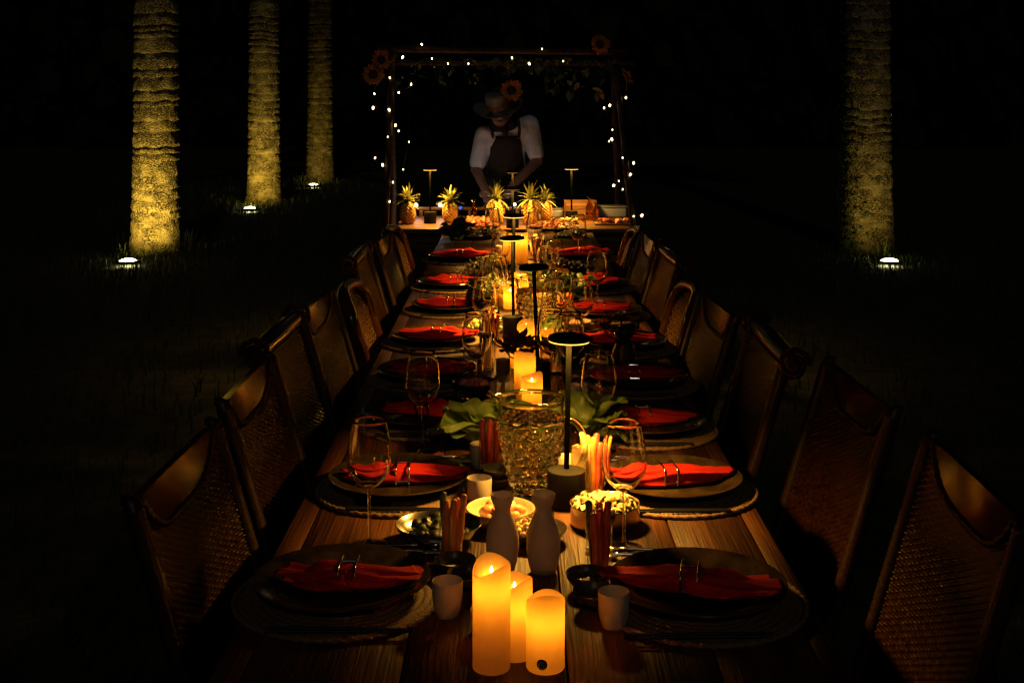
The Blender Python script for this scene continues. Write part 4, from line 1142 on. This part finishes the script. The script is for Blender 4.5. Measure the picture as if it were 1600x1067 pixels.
# ------------------------------------------------------------------ counter behind the table
CZ = .775; CY0, CY1 = 7.62, 8.47; CXA, CXB = -.745, .715
def counter():
    t = thing('serving_counter', 'wooden serving counter under the lit flower frame', 'counter', (0, 8.2, 0))
    n = 4
    for k in range(n):
        a = CY0+(CY1-CY0)*k/n; b = CY0+(CY1-CY0)*(k+1)/n
        ob('board', mesh('board', box(CXA, CXB, a+.002-8.2, b-.002-8.2, CZ-.026, CZ, .003)), M_COUNTER, t)
    for x in (CXA+.05, CXB-.05):
        for yy in (CY0+.06, CY1-.06): ob('leg', mesh('leg', tube([(x*.985, yy-8.2, CZ-.03), (x, yy-8.2, 0)], [.016, .013], 10)), M_BLACK, t)
    ob('apron_board', mesh('apron_board', box(CXA+.03, CXB-.03, CY0+.05-8.2, CY0+.07-8.2, CZ-.14, CZ-.028, .002)), M_COUNTER, t)
    for x in (-.60, -.56, -.52): ob('hairpin_rod', mesh('hairpin_rod', tube([(x, CY0+.1-8.2, CZ-.03), (x+.03, CY0+.1-8.2, .0)], .005, 8)), M_BLACK, t)
counter()
def cput(me, mat, name, px_, py_, label, cat, group=None, rz=0, sc=1.0):
    pass
# pineapples
def pine_body():
    n = 80; H = .135
    prof = [(0, 0)]
    rows = 60
    v = []; f = []
    rings = []
    for i in range(rows+1):
        t = i/rows; z = H*t
        r = .052*(math.sin(PI*(.13+.74*t)))**.55*(1.0-.08*t)
        st = len(v)
        for k in range(n):
            a = 2*PI*k/n
            q1 = (a/(2*PI)*11+t*6.0) % 1; q2 = (a/(2*PI)*11-t*6.0) % 1
            d = min(min(q1, 1-q1), min(q2, 1-q2))*2
            b = .0065*min(1, d*1.6)**.6
            c1 = abs(q1-.5)+abs(q2-.5)
            if c1 < .16: b += .004*(1-c1/.16)
            v.append(((r+b-.004)*math.cos(a), (r+b-.004)*math.sin(a), z))
        rings.append(st)
    for a, b in zip(rings[:-1], rings[1:]):
        for k in range(n):
            j = (k+1) % n; f.append((a+k, a+j, b+j, b+k))
    f.append(tuple(reversed(range(n)))); f.append(tuple(range(rings[-1], rings[-1]+n)))
    return mesh('fruit_body', (v, f), True, 180)
PB = pine_body()
def pleaf(curl):
    def fn(a, b):
        u = (b-.5)*2; w_ = .0105*(1-a)**.6*(1 if a > .0 else 1)
        ang = curl*a
        x = .10*(math.sin(ang)/max(curl, .01) if curl else a*0); z = .10*a*math.cos(ang*.55)
        x = .10*a*math.sin(ang*.75)
        return (x-.35*w_*(1-u*u), u*w_, z)
    return mesh('crown_leaf', sheet(8, 4, fn), True, 180)
PLV = [pleaf(c) for c in (.35, .8, 1.5)]
def pineapple(x, y, sc, label, seed, wide=1.0):
    r = random.Random(seed)
    t = thing('pineapple', label, 'pineapple', (x, y, CZ+.0004), r.uniform(0, 6), 'pineapples on the counter')
    t.scale = (sc,)*3
    ob('fruit_body', PB, M_PINE, t)
    cr = bpy.data.objects.new('crown', None); COL.objects.link(cr); cr.parent = t; cr.location = (0, 0, .130)
    for k in range(30):
        a = k*2.39996; lv = k/30
        ob('leaf', PLV[0 if lv > .66 else (1 if lv > .3 else 2)], M_PLEAF, cr, (.014*(1-lv)*math.cos(a), .014*(1-lv)*math.sin(a), .022*lv), (0, (.75-.70*lv)*wide*r.uniform(.8, 1.2), a), (1.0, 1.0+.4*r.random(), (.55+.5*lv)*r.uniform(.8, 1.2)))
PINES = [(637, 350, 1.0, 'pineapple at the far left of the counter beside the post', 1.0), (703, 348, .95, 'pineapple right of the left counter lamp', 1.0), (775, 349, 1.12, 'large pineapple just left of the middle of the counter', 1.5), (828, 351, 1.12, 'large pineapple just right of the middle of the counter', 1.5), (852, 345, .92, 'smaller pineapple behind the large right one', 1.1)]
PXY = [(-0.6787, 7.9249), (-0.4146, 8.0037), (-0.1173, 7.8860), (0.1011, 7.8860), (0.2010, 8.1662)]
for i, (a, b, sc, lb, wd) in enumerate(PINES): pineapple(PXY[i][0], PXY[i][1], sc, lb, i+1, wd)
lamp(*(-0.5391, 7.9641), CZ+.0004, 'lit black lamp on the left of the counter between pineapples', True)
lamp(*(0.3671, 8.0438), CZ+.0004, 'lit black lamp on the right of the counter by the crate', True)
def cobj(me, mat, name, px2, label, cat, group=None, rz=0, sc=1.0, dz=0):
    o = ob(name, me, mat, None, (px2[0], px2[1], CZ+.0004+dz), (0, 0, rz), sc); return tag(o, label, cat, group)
# slatted crate with bottles
def crate():
    x, y = (0.4335, 8.2079)
    t = thing('wooden_crate', 'slatted wooden crate behind the right counter lamp', 'crate', (x, y+.05, CZ+.0004))
    for k in range(3):
        for yy in (-.06, .06): ob('slat', mesh('slat', box(-.10, .10, yy-.005, yy+.005, .008+.040*k, .040+.040*k, .001, 1)), M_CRATE, t)
    for s in (-1, 1):
        ob('end_panel', mesh('end_panel', box(s*.10-.006, s*.10+.006, -.054, .054, .0, .122, .001, 1)), M_CRATE, t)
    ob('bottom', mesh('bottom', box(-.093, .093, -.054, .054, .001, .007)), M_CRATE, t)
crate()
OILB = mesh('oil_bottle', lathe([(0, 0), (.024, 0), (.026, .003), (.026, .09), (.020, .11), (.010, .125), (.010, .155), (.012, .156), (.012, .165), (0, .165)], 28), True, 40)
for (p, lb, sc) in [((0.4875, 8.1250), 'amber bottle right of the wooden crate', .95), ((0.5265, 8.0842), 'amber bottle at the right edge of the crate cluster', .75), ((-0.2680, 8.1662), 'amber bottle between the left pineapples', .8)]:
    cobj(OILB, M_BOTTLE, 'oil_bottle', p, lb, 'bottle', 'amber bottles on the counter', 0, sc)
BIN = mesh('container_body', box(-.13, .13, -.09, .09, 0, .085, .018, 3)); BINL = mesh('lid', box(-.135, .135, -.095, .095, .0852, .094, .004, 2))
for (p, lb, sc) in [((0.6445, 8.3789), 'pale blue plastic container at the right end of the counter', .8), ((0.2808, 8.4228), 'pale blue plastic container behind the small pineapple', .62)]:
    t = thing('plastic_container', lb, 'container', (p[0], min(p[1], CY1-.1), CZ+.0004), 0, 'blue containers'); t.scale = (sc,)*3
    ob('container_body', BIN, M_BLUE, t); ob('lid', BINL, M_BLUE, t)
def board(px2, label, flabel, kinds, seed, w_=.13, d_=.07, n=26):
    x, y = px2
    o = ob('serving_board', mesh('serving_board', box(-w_, w_, -d_, d_, 0, .012, .003)), M_CRATE, None, (x, y, CZ+.0004)); tag(o, label, 'board', 'serving boards on the counter')
    r = random.Random(seed); t = thing('sliced_food', flabel, 'food', (x, y, CZ+.012))
    for k in range(n):
        pn, ms, mt, sc = kinds[k % len(kinds)]; s_ = .016*sc*r.uniform(.8, 1.2)
        ob(pn, r.choice(ms), mt, t, (r.uniform(-.85, .85)*w_, r.uniform(-.7, .7)*d_, .008+r.uniform(0, .012)), (r.uniform(-.5, .5), r.uniform(-.5, .5), r.uniform(0, 6)), s_)
board((0.6188, 7.8860), 'serving board at the right end of the counter', 'red sliced meat on the right counter board', [('slice', [SLICE], M_BEEF, 1.1), ('shred', CHIP, M_BEEF, 1.5), ('shred', CHIP, M_SALMON, 1.2)], 31, .115)
board((-0.2710, 7.8860), 'serving board left of the large left pineapple', 'orange salmon blocks on the left counter board', [('chunk', CHUNK, M_SALMON, 1.7), ('chunk', CHUNK, M_BEEF, 1.5), ('shred', CHIP, M_SALMON, 1.5)], 32, .11, .06, 16)
board((0.3089, 7.9249), 'serving board before the small pineapple', 'crusty slices on the board before the small pineapple', [('shred', CHIP, M_BREAD, 1.6), ('chunk', CHUNK, M_CORN, .9), ('slice', [SLICE], M_BEEF, 1.0)], 33, .10, .05, 16)
PUCK = mesh('puck_body', lathe([(0, 0), (.028, 0), (.030, .004), (.030, .012), (.027, .016)], 28), True, 40); PUCKL = mesh('puck_lens', lathe([(.0268, .0155), (.022, .020), (.01, .0235), (0, .0245)], 28), True, 180)
M_PUCK = emis('white_led', (1, .97, .9), 5.0); M_BLED = emis('blue_led', (.03, .10, 1), 1.6)
for (p, lb, mt, sc) in [((-0.6618, 8.3800, 0.8522), 'small white LED light left of the left counter lamp', M_PUCK, .5), ((-0.4985, 8.3800, 0.8522), 'small white LED light right of the left counter lamp', M_PUCK, .48), ((0.0000, 8.3800, 0.8565), 'small white LED light between the two large pineapples', M_PUCK, .4), ((-0.3610, 8.3800, 0.8351), 'small blue LED light right of the second pineapple', M_BLED, .35)]:
    t = thing('led_light', lb, 'LED light', (p[0], 8.38, p[2]), (1.25, 0, 0), 'LED lights behind the counter'); t.scale = (sc,)*3
    ob('puck_body', PUCK, M_BLACK, t); ob('puck_lens', PUCKL, mt, t)
    if mt is M_PUCK:
        l = bpy.data.lights.new('cook_fill', 'POINT'); l.energy = .42; l.color = (1, .93, .9); l.shadow_soft_size = .01  # fill lamp added above each white LED to brighten the cook
        o = bpy.data.objects.new('cook_fill', l); COL.objects.link(o); o.parent = t; o.location = (0, .05, .0)
lr = thing('light_rail', 'low dark rail along the back of the counter carrying small LEDs', 'rail', (0, 8.4, CZ))
LRZ = (-0.4480, 8.4000, 0.8462)[2]-CZ
ob('rail_bar', mesh('rail_bar', box(-.66, .05, .0, .02, LRZ-.03, LRZ-.008, .003)), M_CRATE, lr)
for x in (-.63, -.3, .02): ob('rail_foot', mesh('rail_foot', box(x-.012, x+.012, .0005, .0195, .0005, LRZ-.0305, .002)), M_CRATE, lr)
# ------------------------------------------------------------------ pole frame with fairy lights, flowers, vine
FY = 8.02
def pole(a, b, r0, r1, seed):
    r = random.Random(seed); pts = []; rad = []
    for i in range(15):
        t = i/14; p = Vector(a).lerp(Vector(b), t)
        pts.append((p.x+.006*noise.noise(Vector((t*4, seed, 0))), p.y+.006*noise.noise(Vector((t*4, seed, 5))), p.z)); rad.append((r0+(r1-r0)*t)*(1+.08*noise.noise(Vector((t*9, seed, 9)))))
    return mesh('post', tube(pts, rad, 12), True, 180)
def frame():
    t = thing('wooden_pergola', 'rough wooden pole frame around the serving counter', 'frame', (0, 8.2, 0))
    o = Vector((0, 8.2, 0))
    tl = Vector((-0.7660, 7.8200, 1.8607)); bl = Vector((-0.7894, 7.6200, 0.7794)); tr = Vector((0.6256, 7.8200, 1.8366)); br = Vector((0.7210, 7.6000, 0.7893))
    def ext(top, bot):
        d = (bot-top); k = (bot.z-0)/max(.01, (top.z-bot.z)); return bot+d*k
    ob('post', pole(ext(tl, bl)-o, tl-o, .024, .020, 1), M_POLE, t)
    ob('post', pole(ext(tr, br)-o, tr-o, .022, .018, 2), M_POLE, t)
    tlb, trb = Vector((-0.8418, 8.5500, 1.8061)), Vector((0.6752, 8.5500, 1.7885))
    ob('post', pole(Vector((tlb.x+.02, 8.55, 0))-o, tlb-o, .024, .02, 3), M_POLE, t)
    ob('post', pole(Vector((trb.x+.06, 8.55, 0))-o, trb-o, .024, .02, 4), M_POLE, t)
    ob('beam', pole(Vector((-0.8776, 7.8500, 1.8858))-o, Vector((0.7729, 7.8500, 1.8617))-o, .024, .022, 5), M_POLE, t)
    ob('beam', pole(Vector((-0.9405, 8.5700, 1.8153))-o, Vector((0.8262, 8.5700, 1.8066))-o, .022, .020, 6), M_POLE, t)
    for s, a, b in ((0, tl, tlb), (1, tr, trb)): ob('side_rail', pole(a-o+Vector((0, -.1, -.03)), b-o+Vector((0, .1, -.03)), .018, .016, 7+s), M_POLE, t)
frame()
BULB = mesh('bulb', ico(2, lambda p: (.0050*p.x, .0050*p.y, .0084*p.z+.002*(p.z > 0)*p.z)), True, 180)
CAPM = mesh('cap', lathe([(.0035, .006), (.0035, .016), (.002, .017)], 8))
def string_light(label, pts, seed):
    r = random.Random(seed)
    p0 = pts[0]
    t = thing('fairy_light_string', label, 'string lights', p0, 0, 'fairy light strings')
    path = []
    for i, p in enumerate(pts):
        q = Vector(p)-Vector(p0)+Vector((0, 0, .018)); path.append(q)
        if i+1 < len(pts):
            m_ = (Vector(p)+Vector(pts[i+1]))/2-Vector(p0); path.append(m_+Vector((r.uniform(-.015, .015), r.uniform(-.01, .02), -.01)))
    ob('wire', mesh('wire', tube([tuple(q) for q in path], .0014, 5), True, 180), M_WIRE, t)
    for p in pts:
        b = ob('bulb', BULB, M_BULB, t, tuple(Vector(p)-Vector(p0)), (r.uniform(-.5, .5), r.uniform(-.5, .5), 0), r.uniform(.55, 1.25))
        ob('cap', CAPM, M_WIRE, b)
string_light('fairy lights along the top beam of the frame', [(-0.6991, 7.7900, 1.8277), (-0.5793, 7.7900, 1.9076), (-0.5147, 7.7800, 1.8194), (-0.4149, 7.7800, 1.7875), (-0.2873, 7.7800, 1.7875), (-0.0160, 7.7800, 1.8234), (0.0918, 7.7800, 1.7875), (0.1718, 7.7900, 1.8796), (0.3032, 7.7800, 1.8035)], 1)
string_light('fairy lights wound down the left post of the frame', [(-0.7760, 7.7600, 1.6995), (-0.7212, 7.7700, 1.6080), (-0.8726, 7.7700, 1.6000), (-0.8795, 7.7600, 1.5125), (-0.7760, 7.7200, 1.5010), (-0.7364, 7.7200, 1.4060), (-0.7175, 7.7300, 1.3701), (-0.7798, 7.6800, 1.3361), (-0.8608, 7.7000, 1.2051), (-0.8092, 7.6600, 1.1640), (-0.7464, 7.6600, 1.0579), (-0.7630, 7.6300, 0.9426)], 2)
string_light('fairy lights wound down the right post of the frame', [(0.6933, 7.7700, 1.5761), (0.5922, 7.7500, 1.5285), (0.5571, 7.7600, 1.5125), (0.6057, 7.7200, 1.3783), (0.6010, 7.7100, 1.3193), (0.5859, 7.7200, 1.3070), (0.6656, 7.6800, 1.2062), (0.7345, 7.7000, 1.1735), (0.7101, 7.6500, 1.1057), (0.6403, 7.6600, 1.0658), (0.6097, 7.6700, 1.0375), (0.6630, 7.6500, 1.0155), (0.7221, 7.5700, 0.8585), (0.7746, 7.5900, 0.8605)], 3)
string_light('dim fairy lights hanging at the back left of the frame', [(-0.7062, 8.5000, 1.6654), (-0.7192, 8.5000, 1.2731), (-0.7585, 8.5000, 1.0856)], 4)
def hang_flower(p, rot, label, sc, seed):
    t = thing('sunflower', label, 'sunflower', p, 0, 'sunflowers on the frame')
    bloom(t, (0, 0, 0), rot, 20, sc)
    ob('stem', mesh('stem', tube([(0, .006, 0), (.006, .03, -.03), (.01, .05, -.09)], .004, 6)), M_DLEAF, t)
hang_flower((-0.8795, 7.7600, 1.7194), (1.35, .25, 0), 'orange sunflower at the left end of the beam, lower one', 1.55, 1)
hang_flower((-0.8288, 7.7700, 1.8112), (1.25, .1, .4), 'dark sunflower at the left end of the beam, upper one', 1.5, 2)
hang_flower((0.5306, 7.7800, 1.9072), (1.2, .9, 0), 'orange sunflower on top of the beam at the right', 1.45, 3)
hang_flower((0.6942, 7.7800, 1.7117), (.7, .7, .5), 'orange sunflower seen edge-on at the right post', 1.35, 4)
def vine():
    r = random.Random(9)
    t = thing('leaf_garland', 'leafy garland with small white blossoms hanging from the beam', 'garland', (-0.8058, 8.1000, 1.7952))
    o = Vector((-0.8058, 8.1000, 1.7952))
    a, b = Vector((-0.7643, 8.1000, 1.8285)), Vector((0.6272, 8.1000, 1.8035))
    path = []
    for i in range(40):
        q = a.lerp(b, i/39); path.append(tuple(q-o+Vector((0, r.uniform(-.03, .03), -.03*abs(math.sin(i*.6))))))
    ob('vine_stem', mesh('vine_stem', tube(path, .004, 5), True, 180), M_WIRE, t)
    lf = mesh('leaf', sheet(4, 2, lambda u, v: (.06*u, (v-.5)*.034*math.sin(PI*min(1, u*.9+.1)), -.012*u*u+.006*abs(v-.5))), True, 180)
    for k in range(170):
        q = a.lerp(b, r.random()) if r.random() < .6 else a.lerp(b, r.uniform(.5, 1))
        d = .22*r.random()**1.6
        if abs(q.x+.01) < .20: d *= .25
        ob('leaf', lf, M_VINE, t, tuple(q-o+Vector((0, r.uniform(-.12, .12), -d+.02))), (r.uniform(-.8, .8), r.uniform(0, 1.4), r.uniform(0, 6.28)), r.uniform(.7, 1.3))
    for k in range(16):
        q = a.lerp(b, r.random()); ob('blossom', CHIP[k % 4], M_WPETAL, t, tuple(q-o+Vector((0, r.uniform(-.12, 0), -.16*r.random()))), (r.uniform(0, 3), r.uniform(0, 3), 0), .011)
vine()

# ------------------------------------------------------------------ the cook
def limb(mb, a, b, ra, rb, n=14, k=8):
    a, b = Vector(a), Vector(b); t = (b-a).normalized()
    u = t.orthogonal().normalized(); w_ = t.cross(u)
    v = []; f = []; rings = []
    def ring(c, r):
        st = len(v)
        for q in range(n):
            an = 2*PI*q/n; v.append(tuple(c+u*math.cos(an)*r+w_*math.sin(an)*r))
        rings.append(st)
    for i in range(1, 5): ring(a-t*ra*math.cos(i/5*PI/2), ra*math.sin(i/5*PI/2))
    for i in range(k+1): ring(a.lerp(b, i/k), ra+(rb-ra)*i/k)
    for i in range(4, 0, -1): ring(b+t*rb*math.cos(i/5*PI/2), rb*math.sin(i/5*PI/2))
    for p, q in zip(rings[:-1], rings[1:]):
        for i in range(n):
            j = (i+1) % n; f.append((p+i, p+j, q+j, q+i))
    f.append(tuple(reversed(range(n)))); f.append(tuple(range(rings[-1], rings[-1]+n)))
    mb.add((v, f))
def ellip(mb, c, r, rot=None, sub=3):
    m = Matrix.Translation(c) @ (rot or Matrix.Identity(4)) @ Matrix.Diagonal((*r, 1))
    mb.add(ico(sub), m)
def fuse(name, mb, mat, parent, vox=.011, sm=4):
    me = mesh(name, mb.data(), True, 180)
    o = ob(name, me, mat, parent)
    r = o.modifiers.new('remesh', 'REMESH'); r.mode = 'VOXEL'; r.voxel_size = vox; r.use_smooth_shade = True
    s = o.modifiers.new('smooth', 'SMOOTH'); s.factor = .5; s.iterations = sm
    return o
def person():
    t = thing('person', 'person in white T-shirt, brown apron and straw hat bending over the counter', 'person', (0, 9.0, 0))
    Rx = lambda a: Matrix.Rotation(a, 4, 'X'); Ry = lambda a: Matrix.Rotation(a, 4, 'Y')
    # joints: x right in view, y away from the camera (the person looks towards -y and down)
    hipL, hipR = (-.15, .10, .93), (.03, .10, .93)
    shL, shR = (-.215, -.02, 1.30), (.105, .02, 1.375)
    neck = (-.075, -.03, 1.37); head = Vector((-.105, -.10, 1.475))
    elL, elR = (-.275, -.06, 1.06), (.165, -.05, 1.12)
    haL, haR = (-.205, -.26, .93), (-.01, -.27, .965)
    b = MB()
    # torso and limbs, fused into one body
    limb(b, (-.06, .09, .95), (-.065, .03, 1.22), .125, .13); limb(b, (-.14, .0, 1.27), (.04, .02, 1.32), .085, .085)
    limb(b, neck, tuple(head+Vector((0, .03, -.03))), .055, .05)
    hr = Rx(.55) @ Ry(-.12)
    ellip(b, tuple(head), (.074, .092, .108), hr); ellip(b, tuple(head+Vector((0, -.055, -.055))), (.052, .05, .055), hr)
    ellip(b, tuple(head+Vector((0, -.105, -.028))), (.013, .018, .024), hr)
    for s in (-1, 1):
        ellip(b, tuple(head+Vector((s*.075, .0, -.012))), (.012, .022, .032), hr)
        ellip(b, tuple(head+Vector((s*.034, -.080, .014))), (.024, .014, .010), hr)
    for sh, el, ha, sg in ((shL, elL, haL, 1), (shR, elR, haR, -1)):
        limb(b, sh, el, .052, .042); limb(b, el, ha, .042, .028)
        d = (Vector(ha)-Vector(el)).normalized(); dn = (d+Vector((0, -.3, -.35))).normalized(); sd_ = dn.cross(Vector((0, 0, 1))).normalized()*sg
        pc = Vector(ha)+dn*.05
        limb(b, ha, tuple(pc+sd_*.016), .024, .024); limb(b, ha, tuple(pc-sd_*.018), .022, .020); limb(b, tuple(pc+sd_*.024), tuple(pc-sd_*.024), .015, .014)
        for q, L in zip((-.027, -.009, .010, .028), (.030, .040, .043, .036)):
            k0 = pc+sd_*q+dn*.016; k1 = k0+dn*L*.8; k2 = k1+(dn+Vector((0, 0, -.9))).normalized()*L*.75
            limb(b, tuple(k0), tuple(k1), .0095, .0088, 8, 3); limb(b, tuple(k1), tuple(k2), .0088, .0075, 8, 3)
        th0 = Vector(ha)+dn*.022+sd_*.022; th1 = th0+(dn*.5+sd_*.8).normalized()*.03; th2 = th1+dn*.028
        limb(b, tuple(th0), tuple(th1), .012, .010, 8, 3); limb(b, tuple(th1), tuple(th2), .010, .008, 8, 3)
    for s, hp in ((-1, hipL), (1, hipR)):
        kn = (hp[0]+s*.015, hp[1]-.02, .50); an = (hp[0]+s*.02, hp[1]+.03, .09)
        limb(b, hp, kn, .082, .055); limb(b, kn, an, .052, .036)
    fuse('body', b, M_SKIN, t, .0085, 3)
    for s in (-1, 1):
        ob('eye', mesh('eye', ico(2)), M_EYE, t, tuple(head+Vector((s*.032, -.090, -.004))), (0, 0, 0), (.011, .007, .006))
    ob('mouth', mesh('mouth', ico(2)), M_BAND, t, tuple(head+Vector((0, -.106, -.072))), (.5, 0, 0), (.022, .006, .006))
    h = MB(); ellip(h, tuple(head+Vector((0, .022, .022))), (.080, .086, .098), hr)
    fuse('hair', h, M_HAIR, t, .010, 2)
    # T-shirt
    c = MB()
    limb(c, (-.06, .09, .96), (-.065, .03, 1.22), .142, .146); limb(c, (-.145, -.005, 1.275), (.045, .02, 1.335), .098, .098)
    limb(c, (-.10, -.02, 1.33), (-.05, -.01, 1.36), .072, .072)
    for sh, el in ((shL, elL), (shR, elR)):
        m_ = Vector(sh).lerp(Vector(el), .80); limb(c, sh, tuple(m_), .074, .062); 
    so = fuse('t_shirt', c, M_SHIRT, t, .010, 3)
    # apron with bib, skirt and straps
    def bib(a, q):
        u = (a-.5)*2; z = .42+.885*q; hwid = .155 if z < 1.0 else .155-.045*(z-1.0)/.3
        x = -.065+u*hwid
        return (x, -.055-(.145-.06*u*u-.0)+(.155-.115*(1-min(1, max(0, (z-.9)/.4))*.45))*0+.08*(1-u*u)*0+.10*(1-min(1, z/1.25))+.012*math.sin(u*9+z*3)*(z < .95), z)
    def bib2(a, q):
        u = (a-.5)*2; z = .42+.88*q
        hwid = .168-.058*max(0, (z-1.0))/.3
        cyy = .09+(.03-.09)*min(1, max(0, (z-.95)/.27)); rr_ = .152 if z < 1.24 else .152-.12*(z-1.24)
        ang = u*hwid/.152
        fl = .012*math.sin(u*8+z*2)*max(0, .95-z)*2
        return (-.062+(rr_+.004)*math.sin(ang), cyy-(rr_+.004)*math.cos(ang)+fl, z)
    ap = ob('apron', mesh('apron', sheet(24, 30, bib2, .004), True, 180), M_APRON, t)
    for s, sh in ((-1, -.135), (1, .015)):
        ob('strap', mesh('strap', tube([(-.062+s*.092, -.115, 1.292), (-.062+s*.098, -.108, 1.345), (-.062+s*.085, -.045, 1.425+.012*s), (-.062+s*.06, .06, 1.40)], .011, 8)), M_STRAP, ap)
    ob('apron_button', mesh('apron_button', ico(2)), M_SILVER, ap, (-.15, -.124, 1.285), (0, 0, 0), .008); ob('apron_button', mesh('apron_button', ico(2)), M_SILVER, ap, (.028, -.124, 1.285), (0, 0, 0), .008)
    s_ = MB(); limb(s_, (-.125, -.055, 1.375), (-.035, -.045, 1.385), .062, .062); limb(s_, (-.08, -.10, 1.36), (-.06, -.115, 1.32), .04, .02)
    fuse('scarf', s_, M_SCARF, t, .010, 3)
    # trousers and shoes
    tr = MB()
    for s, hp in ((-1, hipL), (1, hipR)):
        kn = (hp[0]+s*.015, hp[1]-.02, .50); an = (hp[0]+s*.02, hp[1]+.03, .10)
        limb(tr, hp, kn, .096, .070); limb(tr, kn, an, .068, .055)
    limb(tr, hipL, hipR, .11, .11)
    fuse('trousers', tr, M_TROUS, t, .014, 3)
    for s, hp in ((-1, hipL), (1, hipR)):
        sh = MB(); limb(sh, (hp[0]+s*.02, hp[1]+.05, .045), (hp[0]+s*.03, hp[1]-.13, .04), .045, .04); fuse('shoe', sh, M_LACQ, t, .010, 3)
    # hat, tipped forward with the head
    hat = bpy.data.objects.new('straw_hat', None); COL.objects.link(hat); hat.parent = t
    hat.location = tuple(head+Vector((-.012, .005, .042))); hat.rotation_euler = (.42, -.16, 0)
    ob('brim', mesh('brim', lathe([(.088, .002), (.10, .0), (.13, -.004), (.165, -.006), (.178, -.002), (.1785, .001), (.165, -.002), (.13, .0), (.10, .005), (.088, .007)], 56, lambda p, a: (p[0], p[1]*1.04, p[2]+.010*math.cos(2*a)*(math.hypot(p[0], p[1])/.178)**2), True), True, 60), M_HAT, hat)
    ob('crown', mesh('crown', lathe([(.0895, .0), (.089, .03), (.084, .075), (.078, .096), (.066, .105), (.03, .100), (0, .097)], 48, lambda p, a: (p[0], p[1]*1.1, p[2])), True, 60), M_HAT, hat)
    ob('hat_band', mesh('hat_band', lathe([(.0905, .004), (.0915, .006), (.090, .032), (.0885, .033)], 48, lambda p, a: (p[0], p[1]*1.1, p[2])), True, 60), M_BAND, hat)
person()
hang_flower((-0.0223, 8.7000, 1.6223), (1.25, .25, 0), 'orange sunflower tucked at the side of the straw hat', 1.75, 5)
